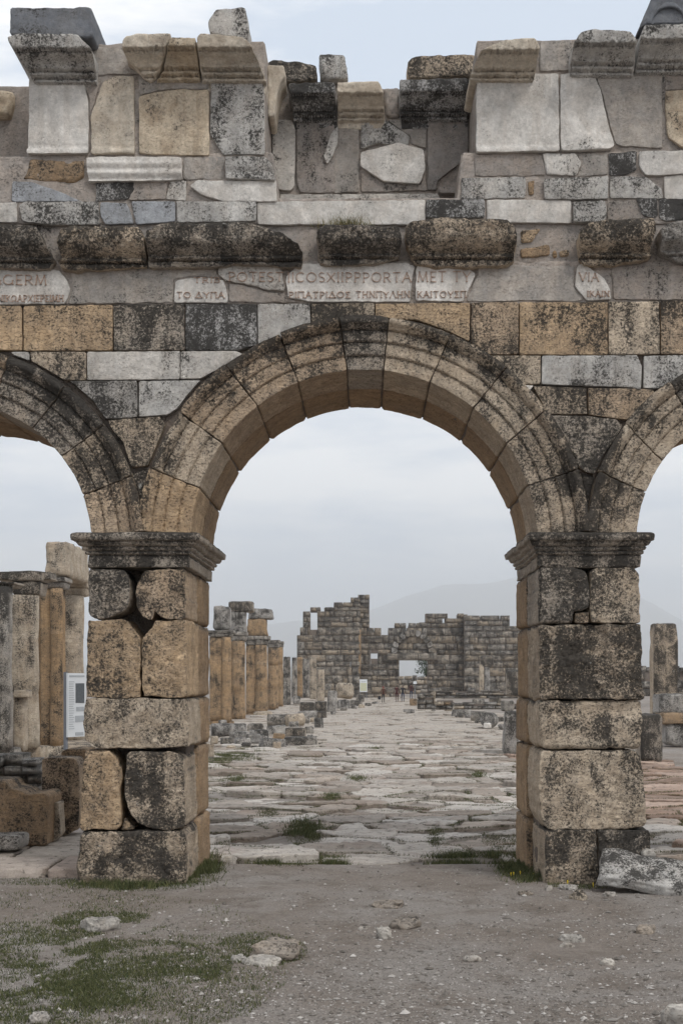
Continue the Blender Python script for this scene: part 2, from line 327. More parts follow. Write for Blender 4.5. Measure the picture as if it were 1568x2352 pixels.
def rough_box_mesh(name, w, d, h, n=6, r=.05, rough=.02, seed=0, freq=3.0, taper=0.0):
    """box standing on z = 0, centred in x and y, with worn edges"""
    key = {}; V = []; T = []
    def vid(p):
        k = (round(p[0]*1e4), round(p[1]*1e4), round(p[2]*1e4))
        if k not in key: key[k] = len(V); V.append(p)
        return key[k]
    tt = np.linspace(-1, 1, n+1)
    if n > 2: tt = np.sign(tt)*np.abs(tt)**.8
    for ax in range(3):
        for sg in (-1, 1):
            for i in range(n):
                for j in range(n):
                    q = []
                    for a, b in ((i, j), (i+1, j), (i+1, j+1), (i, j+1)):
                        p = [0, 0, 0]; p[ax] = sg; p[(ax+1) % 3] = tt[a]; p[(ax+2) % 3] = tt[b]; q.append(vid(tuple(p)))
                    if sg < 0: q = q[::-1]
                    T += [(q[0], q[1], q[2]), (q[0], q[2], q[3])]
    V = np.array(V, float); hs = np.array([w, d, h])/2; P = V*hs; r = min(r, .45*hs.min()); inn = np.clip(P, -(hs-r), hs-r); dl = P-inn; ln = np.linalg.norm(dl, axis=1, keepdims=True)
    P = inn+np.where(ln > 1e-9, dl/np.maximum(ln, 1e-9)*r, 0)
    nr = V/np.linalg.norm(V, axis=1, keepdims=True)
    P = P+nr*(rough*fbm(P*freq+seed*7.3, 3, seed)*1.5)[:, None]
    if taper: P[:, :2] *= (1-taper*(P[:, 2:3]/h+.5))
    P[:, 2] += h/2; return mkmesh(name, P, np.array(T))
def lathe_mesh(name, prof, n=20, rough=.01, seed=0, half=False, freq=2.0):
    """prof: list of (radius, z)"""
    prof = np.array(prof); k = len(prof); a = np.linspace(0, 2*math.pi, n, endpoint=False)
    Rr = prof[:, 0][:, None]*np.ones(n)[None]; Z = prof[:, 1][:, None]*np.ones(n)[None]; X = Rr*np.cos(a); Y = Rr*np.sin(a)
    P = np.stack([X, Y, Z], -1).reshape(-1, 3); f = 1+rough*fbm(P*freq+seed*3.1, 3, seed)/np.maximum(.05, Rr.reshape(-1)); P[:, :2] *= f[:, None]
    T = []
    for i in range(k-1):
        for j in range(n):
            q = (i*n+j, i*n+(j+1) % n, (i+1)*n+(j+1) % n, (i+1)*n+j); T += [(q[0], q[1], q[2]), (q[0], q[2], q[3])]
    P = np.vstack([P, [0, 0, prof[0, 1]], [0, 0, prof[-1, 1]]]); c0 = len(P)-2
    for j in range(n): T += [(c0, (j+1) % n, j), (c0+1, (k-1)*n+j, (k-1)*n+(j+1) % n)]
    return mkmesh(name, P, np.array(T))
def join_meshes(parts):
    V = []; T = []; b = 0
    for v, t in parts: V.append(v); T.append(np.asarray(t)+b); b += len(v)
    return np.vstack(V), np.vstack(T)
def mesh_arrays(me):
    v = np.empty(len(me.vertices)*3, np.float32); me.vertices.foreach_get('co', v); t = np.empty(len(me.loops), np.int32); me.loops.foreach_get('vertex_index', t); return v.reshape(-1, 3), t.reshape(-1, 3)
def boxes_mesh(name, bs):
    """plain boxes (x0, x1, y0, y1, z0, z1)"""
    P = []
    for x0, x1, y0, y1, z0, z1 in bs:
        v = np.array([(x, y, z) for z in (z0, z1) for y in (y0, y1) for x in (x0, x1)])
        f = [(0, 2, 3), (0, 3, 1), (4, 5, 7), (4, 7, 6), (0, 1, 5), (0, 5, 4), (2, 6, 7), (2, 7, 3), (0, 4, 6), (0, 6, 2), (1, 3, 7), (1, 7, 5)]
        P.append((v, f))
    V, T = join_meshes(P); return mkmesh(name, V, T, False)

# ================================================================== THE ARCHED GATE
gate = thing('arched_gate', 'tall triple arched stone gate with marble attic and red lettered frieze', 'gate', (0, 0, 0))
TH = 2.2                                                     # thickness of the gate
PXM = F/CD                                                   # sheet units per metre in the front plane
def core(name, P, y0, y1, st='K', res=.12, yref=0.0, **kw):
    """mortar core behind the blocks (outline in sheet units, front plane)"""
    Q = np.array([Wp(px, py, yref) for px, py in P]); c = Q.mean(0); SEED[0] += 1
    V, T = slab_mesh(Q-c, y1-y0, res=res, rough=.012, rnd=.02, wob=.0, corner=.005, seed=SEED[0], cap=True, side=.5, **kw)
    return obj(name, mkmesh(name, np.column_stack([V[:, 0], -V[:, 2], V[:, 1]]), T), STONE, gate, (c[0], y0, c[1]), st=st)
def child_of(o, c):                                           # keep the world place when the parent is itself moved
    c.location = Vector(c.location)-o.location; c.parent = o; return c
def arc(cx, cy, r, a0, a1, n): return [(cx+r*math.cos(R(a0+(a1-a0)*i/n)), cy-r*math.sin(R(a0+(a1-a0)*i/n))) for i in range(n+1)]
XL, XR = -665, 2338                                          # the gate goes on beyond the frame
AC = {'mid': (836, 1247, 399, 517), 'left': (-115, 1247, 324, 447), 'right': (1788, 1247, 326, 447)}

# --- lower wall: core with three arched openings, springing line at 1224
P = [(XL, 1224)]+[(XL, 695)]+[(XR, 695), (XR, 1224)]
P += [(p[0], min(p[1], 1224)) for p in arc(*AC['right'][:2], 332, 3.5, 176.5, 30)]+[(p[0], min(p[1], 1224)) for p in arc(*AC['mid'][:2], 405, 3.5, 176.5, 36)]+[(p[0], min(p[1], 1224)) for p in arc(*AC['left'][:2], 330, 3.5, 176.5, 30)]
wall = core('lower_wall', P, .07, TH-.05)
def ws(crop, s, st, name='stone_block', par=None, **kw):
    par = par or wall; o = wall_stone(name, None, crop, s, st, **kw); return child_of(par, o)
SB = dict(depth=.4, rough=.006, rnd=.005, wob=.004, corner=.005)
for crop, s, st in [
 ('c3', '-140,528 95,528 100,730 -140,725', 'To'), ('c3', '105,528 503,525 505,728 105,730', 'To'), ('c3', '508,525 825,520 828,727 510,728', 'Tk'),
 ('c3', '831,520 1150,520 1150,705 1060,727 831,727', 'Mk'), ('c3', '1155,520 1388,518 1390,622 1280,650 1250,688 1155,705', 'Mg'),
 ('c4', '-98,520 185,515 187,572 20,583 8,612 -95,618', 'Tw'), ('c4', '191,520 615,515 612,688 500,636 380,595 191,576', 'To'),
 ('c4', '620,515 832,512 832,745 700,748 620,698', 'T'), ('c4', '836,512 1230,512 1230,748 836,748', 'To'), ('c4', '1234,510 1460,508 1465,745 1236,748', 'Tw'),
 ('c4', '1468,505 1760,505 1760,745 1470,745', 'T'),
 ('c3', '48,735 131,735 131,776 60,750', 'Mg'), ('c3', '135,735 385,735 385,862 290,862 220,820 140,778', 'Tw'), ('c3', '389,735 805,732 805,858 389,862', 'M2'),
 ('c3', '809,732 1055,732 1088,745 1000,798 900,855 809,857', 'M2'), ('c4', '702,752 930,752 930,880 840,880 772,800', 'Tw'),
 ('c4', '936,752 1362,750 1385,800 1380,902 1330,895 936,880', 'Mg'), ('c4', '1395,755 1650,748 1620,800 1520,888 1500,900 1390,898', 'Mg'),
 ('D', '160,874 314,874 316,957 243,962 212,918', 'Tg'), ('D', '319,874 460,873 428,908 406,938 385,952 319,957', 'Mg'),
 ('c4', '842,884 900,886 882,908 862,902', 'M2'), ('D', '1224,886 1345,890 1348,951 1257,950 1240,915', 'Tl'), ('D', '1351,890 1499,893 1503,905 1440,964 1351,952', 'T'),
 ('c5', '672,205 1000,182 1036,230 978,370 928,490 825,500 800,430 770,340 704,262', 'Tl'),
 ('c6', '537,207 840,215 1060,240 1113,290 1088,330 960,530 900,650 840,640 775,590 742,500 642,312', 'Tk')]:
    ws(crop, s, st, **SB)
# beyond the frame: the same courses go on
def filler(par, x0, x1, y0, y1, styles, yf=0.0, **kw):
    x = x0
    while x < x1-30:
        xe = min(x1, x+random.uniform(110, 210)); xe = x1 if x1-xe < 60 else xe
        ws('D', [(x+2, y0+1), (xe-2, y0+1), (xe-2, y1-1), (x+2, y1-1)], random.choice(styles), par=par, yf=yf, **{**kw, 'res': .06}); x = xe
filler(wall, XL, -76, 698, 804, ['To', 'T', 'Mg'], **SB); filler(wall, 1670, XR, 698, 812, ['To', 'T', 'Mg'], **SB)
for y0, y1, dx in ((806, 872, 250), (874, 958, 345), (960, 1050, 420)):
    filler(wall, XL, -115-dx, y0, y1, ['Tw', 'M2', 'Tg'], **SB); filler(wall, 1788+dx, XR, y0, y1, ['Tw', 'M2', 'Tg'], **SB)

# --- the three arches
FAS = [(0.0, .0), (.27, .0), (.28, .026), (.53, .026), (.54, .052), (.74, .052), (.75, .03), (.765, .03), (.775, .08), (.82, .10), (.87, .14), (.93, .145), (.965, .13), (1.0, .125)]
def arch_ring(key, joints, styles, label):
    cx, cy, ri, re = AC[key]; c0 = ((cx-CX)/PXM, CZ+(HY-cy)/PXM)
    ring = core('arch', [q for q in arc(cx, cy, ri+22, 3.0, 177, 30)]+[q for q in arc(cx, cy, re-22, 177, 3.0, 30)], .09, TH-.03, res=.2)
    fx = np.array(FAS)
    for i in range(len(joints)-1):
        (ai, ae), (bi, be) = joints[i], joints[i+1]; k = 8; g = .16
        s = arc(cx, cy, ri, ai+g, bi-g, k)+arc(cx, cy, re+random.uniform(-2, 2), be-g*.8, ae+g*.8, k)
        lo = min(ai, ae) > 2; sd = SEED[0]
        def prof(u, v, sd=sd):
            r = np.hypot(u-c0[0], v-c0[1])*PXM; t = np.clip((r-ri)/(re-ri), 0, 1); er = np.clip(.95+.9*fbm(n3(u*1.7, v*1.7, sd), 3, sd), .35, 1)
            f = np.interp(t, fx[:, 0], fx[:, 1])*er
            for t0 in (.27, .53): f = f-.022*np.exp(-((t-t0)/.010)**2)
            return f-.012
        al = [ri+(re-ri)*q for q in (.262, .27, .28, .29, .522, .53, .54, .55, .74, .75, .765, .775, .82, .87, .93, .965)]
        lines = lambda B, lo=min(ai, ae, bi, be), hi=max(ai, ae, bi, be): np.array([(c0[0]+r/PXM*math.cos(t), c0[1]+r/PXM*math.sin(t)) for r in al for t in np.arange(R(lo), R(hi), .028*PXM/r)])
        o = ws('D', s, styles[i % len(styles)], 'voussoir', ring, depth=1.02, prof=prof, lines=lines, lichen=lambda u, v: .14*np.clip((np.hypot(u-c0[0], v-c0[1])*PXM-ri)/(re-ri)-.45, 0, .5)/.5-.05, rough=.010, rnd=.007, wob=.006, corner=.008, res=.024, side=.1, sider=1.4)
    for i in range(len(joints)-1):                           # rear ring of the vault
        a, b = joints[i][0], joints[i+1][0]; sh = random.uniform(-3, 3) if 0 < i else 0; k = 8; rr = ri+random.uniform(-1, 4)
        s = arc(cx, cy, rr, a+.2, b-.2, k)+arc(cx, cy, re-20, b-.2, a+.2, k)
        P = np.array([((px-CX)/PXM, CZ+(HY-py)/PXM) for px, py in s]); c = P.mean(0); SEED[0] += 1
        V, T = slab_mesh(P-c, TH-1.05, seed=SEED[0], rough=.012, rnd=.03, wob=.006, corner=.01, res=.05, side=.12, cap=True, sider=1.4)
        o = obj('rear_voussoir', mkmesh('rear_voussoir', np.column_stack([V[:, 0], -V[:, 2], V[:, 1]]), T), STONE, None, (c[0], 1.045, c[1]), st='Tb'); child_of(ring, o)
    return ring
def ja(key, ix, iy, ex, ey):
    cx, cy = AC[key][:2]; return (math.degrees(math.atan2(cy-iy, ix-cx)), math.degrees(math.atan2(cy-ey, ex-cx)))
mj = [(3.3, 2.6), ja('mid', 1216, 1113, 1325, 1080), ja('mid', 1176, 1008, 1250, 945), ja('mid', 1087, 936, 1155, 855), ja('mid', 985, 880, 1035, 770), ja('mid', 880, 850, 893, 738),
      ja('mid', 797, 850, 780, 735), ja('mid', 685, 877, 645, 775), ja('mid', 592, 932, 518, 840), ja('mid', 510, 1017, 408, 945), ja('mid', 458, 1120, 345, 1077), (176.7, 177.4)]
arch_ring('mid', mj, ['Tl', 'Tl', 'Tw', 'Tw', 'Tw', 'Tk', 'T', 'T', 'T', 'Tw', 'To'], '')
lj = [(4, 3.0), (20, 20), (38, 37), (54.5, 53), (73, 72), (90, 90), (108, 108), (126, 126), (143, 143), (160, 160), (176, 177)]
arch_ring('left', lj, ['T', 'Tl', 'Tk', 'Tk', 'T', 'T', 'Tw', 'T', 'Tw', 'T'], '')
rj = [(4, 3.0), (20, 20), (37, 37), (54, 54), (72, 72), (90, 90), (108, 108), (125.1, 124.8), (144.6, 142.4), (159, 158.7), (176, 177)]
arch_ring('right', rj, ['T', 'Tw', 'T', 'Tw', 'T', 'Tk', 'Tk', 'Tw', 'Tw', 'Tl'], '')
# wedges between the springers over each pier
ws('c5', '760,560 830,540 900,510 940,530 900,640 880,900 690,900 690,760', 'Tk', yf=.03, depth=.4, rough=.012, rnd=.03)
ws('c6', '800,640 840,650 905,660 900,760 880,1090 830,1090 815,800', 'Tk', yf=.03, depth=.4, rough=.012, rnd=.03)

# --- piers
def moulded(name, par, x0, x1, y0, y1, levels, st, nx=44, rough=.008):
    """moulding that runs round all four sides: levels (z, projection)"""
    V = []; SEED[0] += 1; sd = SEED[0]
    lv = []
    for (za, pa), (zb, pb) in zip(levels[:-1], levels[1:]):
        k = max(1, int(math.hypot(zb-za, pb-pa)/.02))
        lv += [(za+(zb-za)*i/k, pa+(pb-pa)*i/k) for i in range(k)]
    lv.append(levels[-1]); ny = nx
    for z, p in lv:
        a, b, c, d = x0-p, x1+p, y0-p, y1+p
        for i in range(nx): V.append((a+(b-a)*i/nx, c, z))
        for i in range(ny): V.append((b, c+(d-c)*i/ny, z))
        for i in range(nx): V.append((b-(b-a)*i/nx, d, z))
        for i in range(ny): V.append((a, d-(d-c)*i/ny, z))
    V = np.array(V); n = 2*nx+2*ny; cen = np.array([(x0+x1)/2, (y0+y1)/2, 0])
    q = V-cen; q[:, 2] = 0; ax = np.zeros_like(q); sx = (x1-x0)/2; sy = (y1-y0)/2
    ax[:, 0] = np.sign(q[:, 0])*(np.abs(q[:, 0]) >= sx-.001); ax[:, 1] = np.sign(q[:, 1])*(np.abs(q[:, 1]) >= sy-.001)
    chip = np.minimum(0, fbm(V*2.3+sd, 3, sd)+.0)*.07+rough*fbm(V*7, 3, sd)
    V = V+ax*chip[:, None]; V[:, 2] += .008*fbm(V*3+5, 3, sd+4)
    T = []
    for i in range(len(lv)-1):
        j = np.arange(n); a, b = i*n+j, i*n+(j+1) % n; c, d = b+n, a+n; T += [np.column_stack([a, b, c]), np.column_stack([a, c, d])]
    k = len(lv)-1; V = np.vstack([V, [[cen[0], cen[1], lv[0][0]], [cen[0], cen[1], lv[-1][0]]]]); j = np.arange(n)
    T += [np.column_stack([np.full(n, len(V)-2), (j+1) % n, j]), np.column_stack([np.full(n, len(V)-1), k*n+j, k*n+(j+1) % n])]
    o = obj(name, mkmesh(name, V-cen, np.vstack(T)), STONE, None, cen, st=st); return child_of(par, o)
zpx = lambda py: CZ+(HY-py)/PXM
xpx = lambda px: (px-CX)/PXM
CAPL = [(zpx(1303), -.03), (zpx(1303), .012), (zpx(1277), .012), (zpx(1276), .0), (zpx(1274), .0), (zpx(1273), .04), (zpx(1268), .045), (zpx(1267), .03), (zpx(1265.5), .03), (zpx(1264), .062), (zpx(1259), .075), (zpx(1257), .06), (zpx(1255.5), .06), (zpx(1254), .10), (zpx(1247), .125), (zpx(1244.5), .12), (zpx(1243.5), .165), (zpx(1232), .175), (zpx(1228), .165), (zpx(1225), .13), (zpx(1225), -.05)]
def pier(x0, x1, blocks, rear, inner):
    o = core('pier', [(x0+14, 1300), (x1-14, 1300), (x1-14, 2040), (x0+14, 2040)], .5, TH-.1, res=.3)
    for crop, s, st, kw in blocks:
        k = dict(depth=1.05, rough=.018, rnd=.008, wob=.013, corner=.010, side=.1, sider=1.5, res=.025, freq=8.0); k.update(kw); ws(crop, s, st, 'stone_block', o, **k)
    ys = [1303]+rear+[2042]
    for i in range(len(ys)-1):
        j0, j1 = random.uniform(-4, 3), random.uniform(-4, 3)
        P = np.array([((px-CX)/PXM, CZ+(HY-py)/PXM) for px, py in [(x0+j0, ys[i]+1), (x1+j1, ys[i]+1), (x1+j1, ys[i+1]-1), (x0+j0, ys[i+1]-1)]]); c = P.mean(0); SEED[0] += 1
        V, T = slab_mesh(P-c, TH-1.08, seed=SEED[0], rough=.018, rnd=.05, wob=.008, corner=.03, res=.06, side=.1, cap=True, sider=1.6)
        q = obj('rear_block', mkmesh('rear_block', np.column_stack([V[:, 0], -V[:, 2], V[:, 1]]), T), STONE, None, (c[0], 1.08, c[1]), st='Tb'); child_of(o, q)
    return o
left_pier = pier(203, 430, [
 ('c7', '615,298 870,310 903,380 912,480 898,560 868,600 750,658 660,655 612,620', 'Tk', dict(corner=.04, rnd=.014)),
 ('c7', '1000,320 1060,310 1292,298 1295,655 1170,660 1112,640 1080,592 1062,668 990,640 948,560 942,470 966,400', 'T', dict(corner=.022, rnd=.011)),
 ('c7', '612,665 880,662 930,722 984,775 979,850 979,1205 600,1205 605,900', 'To', {}),
 ('c7', '1080,667 1300,662 1302,1200 1270,1208 1000,1196 986,1100 986,850 992,792 1060,702', 'To', {}),
 ('c7', '590,1211 1312,1211 1320,1545 1060,1562 830,1556 700,1566 592,1502 582,1400', 'Tw', dict(corner=.022, rnd=.011)),
 ('c8', '525,166 682,166 750,250 770,300 755,420 752,640 735,660 505,660 512,400', 'To', dict(corner=.022, rnd=.011)),
 ('c8', '800,172 1080,166 1140,200 1160,300 1165,640 1100,660 960,660 860,622 800,540 782,450 778,350 792,250', 'Tl', dict(corner=.04, rnd=.014)),
 ('c8', '762,660 782,585 850,642 842,660', 'To', dict(yf=.05)),
 ('c8', '500,690 532,672 1130,667 1168,700 1172,960 1162,1010 900,1010 480,1010 470,900 490,800', 'Tl', dict(yf=-.03, rough=.035, rnd=.05, corner=.05, freq=7.0))],
 [1425, 1605, 1725, 1905], 1)
moulded('capital', left_pier, xpx(203), xpx(433), .0, TH, CAPL, 'Tk')
def niche(u, v):                                             # sunk panel cut into the block of the right pier
    a = np.array(Wp(*cv('c9', 745, 1005))); b = np.array(Wp(*cv('c9', 990, 740)))
    return np.where((u > a[0]) & (u < b[0]) & (v > a[1]) & (v < b[1]), -.055, 0.0)
def scoop(u, v):
    x, z = Wp(*cv('c10', 900, 90)); return -.05*np.exp(-((v-z-.10*(u-x))/.10)**2)*np.clip((u-x)*2+.6, 0, 1)
right_pier = pier(1238, 1470, [
 ('c9', '485,312 740,316 838,350 868,480 864,620 800,652 748,646 746,745 472,750', 'Tk', dict(corner=.04, rnd=.035)),
 ('c9', '750,662 862,656 864,738 750,742', 'T', dict(yf=.03)),
 ('c9', '874,342 960,316 1198,312 1235,370 1245,500 1250,740 874,740 872,500', 'Tw', dict(corner=.022, rnd=.011)),
 ('c9', '480,756 1250,748 1256,900 1265,1200 1270,1315 490,1319', 'Tl', dict(rough=.028, prof=niche, res=.025, freq=9.0)),
 ('c10', '480,10 1270,4 1264,190 1250,368 800,378 500,368 480,200', 'Tw', dict(corner=.05, rnd=.05, prof=scoop)),
 ('c10', '490,402 522,387 800,383 1208,383 1258,440 1284,700 1294,960 1180,983 540,979 492,880 476,640', 'Tw', dict(corner=.05, rnd=.016, rough=.022)),
 ('c10', '530,986 912,986 922,1170 930,1420 560,1420 522,1420', 'Tl', dict(yf=-.03, rough=.022)),
 ('c10', '924,986 1310,986 1330,1120 1322,1420 936,1420', 'Tk', dict(yf=-.01, rough=.022))],
 [1432, 1608, 1722, 1905], -1)
moulded('capital', right_pier, xpx(1236), xpx(1469), .0, TH, [(z, p*.8) for z, p in CAPL], 'Tk')
for x0, x1 in ((-666, -439), (2114, 2338)):                   # outer piers, beyond the frame
    bl = []
    for a, b in ((1304, 1424), (1426, 1604), (1606, 1724), (1726, 1904), (1906, 2040)):
        m = x0+random.uniform(80, 140); bl += [('D', [(x0, a), (m-2, a), (m-2, b), (x0, b)], 'T', {'res': .06}), ('D', [(m+2, a), (x1, a), (x1, b), (m+2, b)], 'Tw', {'res': .06})]
    op = pier(x0, x1, bl, [1432, 1608, 1722, 1905], 1); moulded('capital', op, xpx(x0), xpx(x1), .0, TH, CAPL, 'Tk')

# --- inscribed frieze: plaster band with fragments of marble
frieze = core('frieze', [(XL, 597), (XR, 597), (XR, 698), (XL, 698)], .025, TH-.05, 'P', res=.05)
FK = dict(depth=.12, rough=.003, rnd=.008, wob=.009, corner=.015, yf=-.012)
for crop, s, st in [('c3', '-160,345 150,345 205,360 270,370 300,420 315,460 290,520 -160,525', 'M'), ('c3', '785,415 900,400 1000,415 1015,450 1020,515 780,515', 'M'),
 ('c3', '975,345 1060,335 1240,335 1265,370 1275,460 1200,460 1140,440 1010,415 980,390', 'M2'), ('c4', '-155,340 330,335 368,350 358,395 345,512 -90,512 -200,490 -210,400', 'M'),
 ('c4', '385,335 600,330 615,370 640,385 585,510 372,505 372,370', 'M'), ('c4', '1095,350 1125,335 1165,370 1220,410 1240,450 1250,500 1140,508 1085,440', 'M')]:
    ws(crop, s, st, 'inscribed_slab', frieze, **FK)
def circ(cx, cy, rx, ry, a0, a1, n=9): return [(cx+rx*math.cos(R(a0+(a1-a0)*i/n)), cy+ry*math.sin(R(a0+(a1-a0)*i/n))) for i in range(n+1)]
GL = {   # width, strokes, serif bars
 'I': (.18, [[(.09, 0), (.09, 1)]]), 'T': (.7, [[(0, 1), (.7, 1)], [(.35, 0), (.35, 1)]]), 'E': (.55, [[(.08, 0), (.08, 1)], [(.08, 1), (.55, 1)], [(.08, .5), (.45, .5)], [(.08, 0), (.55, 0)]]),
 'R': (.68, [[(.08, 0), (.08, 1)], [(.08, 1)]+circ(.32, .74, .27, .26, 90, -90)+[(.08, .48)], [(.3, .48), (.68, 0)]]), 'P': (.6, [[(.08, 0), (.08, 1)], [(.08, 1)]+circ(.3, .73, .27, .27, 90, -90)+[(.08, .46)]]),
 'B': (.62, [[(.08, 0), (.08, 1)], [(.08, 1)]+circ(.3, .77, .22, .23, 90, -90)+[(.08, .54)], [(.08, .54)]+circ(.32, .27, .27, .27, 90, -90)+[(.08, 0)]]),
 'G': (.85, [circ(.44, .5, .42, .5, 45, 325, 14), [(.8, .02), (.8, .42)]]), 'C': (.78, [circ(.44, .5, .42, .5, 48, 312, 14)]), 'O': (.92, [circ(.46, .5, .44, .5, 0, 360, 18)]),
 'S': (.58, [circ(.29, .75, .25, .25, 40, 270, 8)+circ(.29, .25, .27, .25, 90, -140, 8)]), 'M': (.95, [[(.05, 0), (.15, 1)], [(.15, 1), (.47, .05)], [(.47, .05), (.8, 1)], [(.8, 1), (.9, 0)]]),
 'A': (.8, [[(0, 0), (.4, 1)], [(.4, 1), (.8, 0)], [(.18, .4), (.62, .4)]]), 'L': (.8, [[(0, 0), (.4, 1)], [(.4, 1), (.8, 0)]]), 'D': (.85, [[(0, 0), (.42, 1)], [(.42, 1), (.85, 0)], [(0, 0), (.85, 0)]]),
 'V': (.8, [[(0, 1), (.4, 0)], [(.4, 0), (.8, 1)]]), 'N': (.75, [[(.08, 0), (.08, 1)], [(.08, 1), (.68, 0)], [(.68, 0), (.68, 1)]]), 'H': (.75, [[(.08, 0), (.08, 1)], [(.68, 0), (.68, 1)], [(.08, .52), (.68, .52)]]),
 'X': (.75, [[(0, 0), (.75, 1)], [(0, 1), (.75, 0)]]), 'K': (.68, [[(.08, 0), (.08, 1)], [(.65, 1), (.1, .48)], [(.25, .58), (.68, 0)]]), 'Y': (.75, [[(0, 1), (.37, .5)], [(.75, 1), (.37, .5)], [(.37, .5), (.37, 0)]]),
 'Q': (.85, [[(0, 0), (.28, 0)]+circ(.42, .56, .4, .42, 250, -70, 14)+[(.85, 0)]]), 'U': (.75, [[(.05, 0), (.05, 1)], [(.05, 1), (.7, 1)], [(.7, 1), (.7, 0)]]), 'Z': (.62, [[(.6, 1), (0, 1)], [(0, 1), (.4, .5)], [(.4, .5), (0, 0)], [(0, 0), (.62, 0)]])}
def letters(crop, text, x0, x1, ytop, ybot, y=-.025):
    """L lambda, D delta, Q omega, U pi, Z sigma"""
    tot = sum(.45 if ch == ' ' else GL[ch][0]+.22 for ch in text)-.22
    a = np.array(Wp(*cv(crop, x0, ybot), y)); b = np.array(Wp(*cv(crop, x1, ytop), y)); H = b[1]-a[1]; sx = (b[0]-a[0])/tot; th = .0058 if H > .08 else .0044
    x = 0
    def bar(Ps, p, q):
        p = np.array(p); q = np.array(q); d = q-p; l = np.linalg.norm(d)
        if l < 1e-6: return
        d /= l; n = np.array([-d[1], d[0]])*th/2; p = p-d*th*.25; q = q+d*th*.25; c = [p-n, q-n, q+n, p+n]
        v = [(k[0], y, k[1]) for k in c]+[(k[0], y+.02, k[1]) for k in c]; Ps.append((np.array(v), [(0, 1, 2), (0, 2, 3), (0, 4, 5), (0, 5, 1), (1, 5, 6), (1, 6, 2), (2, 6, 7), (2, 7, 3), (3, 7, 4), (3, 4, 0)]))
    for ch in text:
        if ch == ' ': x += .45; continue
        wd, st = GL[ch]; Ps = []; dz = random.uniform(-.002, .002)
        for s in st:
            q = [(a[0]+(x+px)*sx, a[1]+py*H+dz) for px, py in s]
            for p1, p2 in zip(q[:-1], q[1:]): bar(Ps, p1, p2)
            if len(q) == 2 and abs(q[0][0]-q[1][0]) < .6*abs(q[0][1]-q[1][1]):
                for e in q: bar(Ps, (e[0]-.008, e[1]), (e[0]+.008, e[1]))
        x += wd+.22
        V, T = join_meshes(Ps); c = V.mean(0); child_of(frieze, obj('letter', mkmesh('letter', V-c, T, False), PAINT, None, c))
letters('c3', 'GGERM', -42, 207, 390, 433); letters('c3', 'NIKQAPXIEPEIMH', -8, 283, 481, 509)
letters('c3', 'TRIB', 868, 985, 402, 424); letters('c3', 'TO DYUA', 792, 1004, 467, 492)
letters('c3', 'POTEST', 1024, 1268, 378, 418); letters('c4', 'IICOSXIIPPPORTA', -202, 350, 380, 421)
letters('c4', 'PIUATPIDOZ', -196, 78, 466, 492); letters('c4', 'THNUYLHN', 104, 344, 464, 491)
letters('c4', 'MET TY', 380, 618, 376, 420); letters('c4', 'KAITOYZU', 378, 596, 463, 490)
letters('c4', 'VIA', 1104, 1190, 381, 418); letters('c4', 'IKAIN', 1140, 1238, 462, 486)

# --- projecting cornice course over the frieze
cornice = core('cornice', [(XL, 508), (XR, 508), (XR, 604), (XL, 604)], .04, TH-.05, 'P', res=.05)
def clines(y0, y1, yf, lv):
    z0, z1 = Wp(0, y1, yf)[1], Wp(0, y0, yf)[1]; zs = [z0+(z1-z0)*a[0]+e for a in lv for e in (-.0008, .0008)]
    return lambda B: np.array([(x, z) for z in zs for x in np.arange(B[:, 0].min(), B[:, 0].max(), .03)])
CLV = ((0, -.9), (.16, -.86), (.163, -1.1), (.19, -1.1), (.193, -.72), (.27, -.70), (.273, -.8), (.29, -.8), (.36, -.5), (.48, -.2), (.6, -.05), (.9, 0), (1, -.06))
def cprof(y0, y1, yf, prj, lv=CLV):
    z0, z1 = Wp(0, y1, yf)[1], Wp(0, y0, yf)[1]; a = np.array(lv)
    return lambda u, v: prj*np.interp((v-z0)/(z1-z0), a[:, 0], a[:, 1])
CK = dict(depth=.7, rough=.024, rnd=.012, wob=.014, corner=.016, freq=8.0, res=.022)
for crop, s, st, top, bot in [('c3', '-180,170 60,160 160,170 225,300 205,340 -180,330', 'Tk', 165, 340), ('c3', '250,220 270,185 330,165 620,165 642,200 640,290 646,330 330,345 255,335 242,305 265,290', 'Tl', 165, 345),
 ('c3', '652,190 760,148 1100,150 1250,195 1330,240 1355,280 1350,330 1310,335 1050,312 980,330 652,332', 'Tk', 150, 335), ('c4', '-70,190 -40,160 130,160 300,175 310,230 300,290 180,320 -60,320', 'Tk', 160, 320),
 ('c4', '325,170 350,145 500,130 780,135 820,175 830,220 820,300 790,325 620,330 385,325 360,290 330,230', 'Tl', 132, 330), ('c4', '1105,190 1140,155 1240,137 1440,132 1450,180 1430,250 1440,290 1400,300 1230,325 1130,320 1115,270', 'Tl', 134, 325),
 ('c4', '1470,180 1500,160 1568,142 1720,142 1740,310 1568,312 1530,282 1482,265', 'Tg', 142, 310)]:
    y0, y1 = cv(crop, 0, top)[1], cv(crop, 0, bot)[1]
    ws(crop, s, st, 'cornice_stone', cornice, yf=-.28, prof=cprof(y0, y1, -.28, .22), lines=clines(y0, y1, -.28, CLV), **CK)
for crop, s, st in [('c4', '838,192 930,182 892,240 842,246', 'To'), ('c4', '838,272 968,252 974,300 842,318', 'Tb'), ('c4', '985,280 1000,278 1002,312 988,314', 'C'), ('c4', '1012,282 1056,274 1062,304 1018,312', 'To')]:
    ws(crop, s, st, 'rubble_stone', cornice, yf=.02, depth=.1, rough=.01, rnd=.02, wob=.01, corner=.02)
for a, b in ((-665, -110), (1665, 2338)): filler(cornice, a, b, 512, 602, ['Tk', 'Tl'], yf=-.24, **CK)

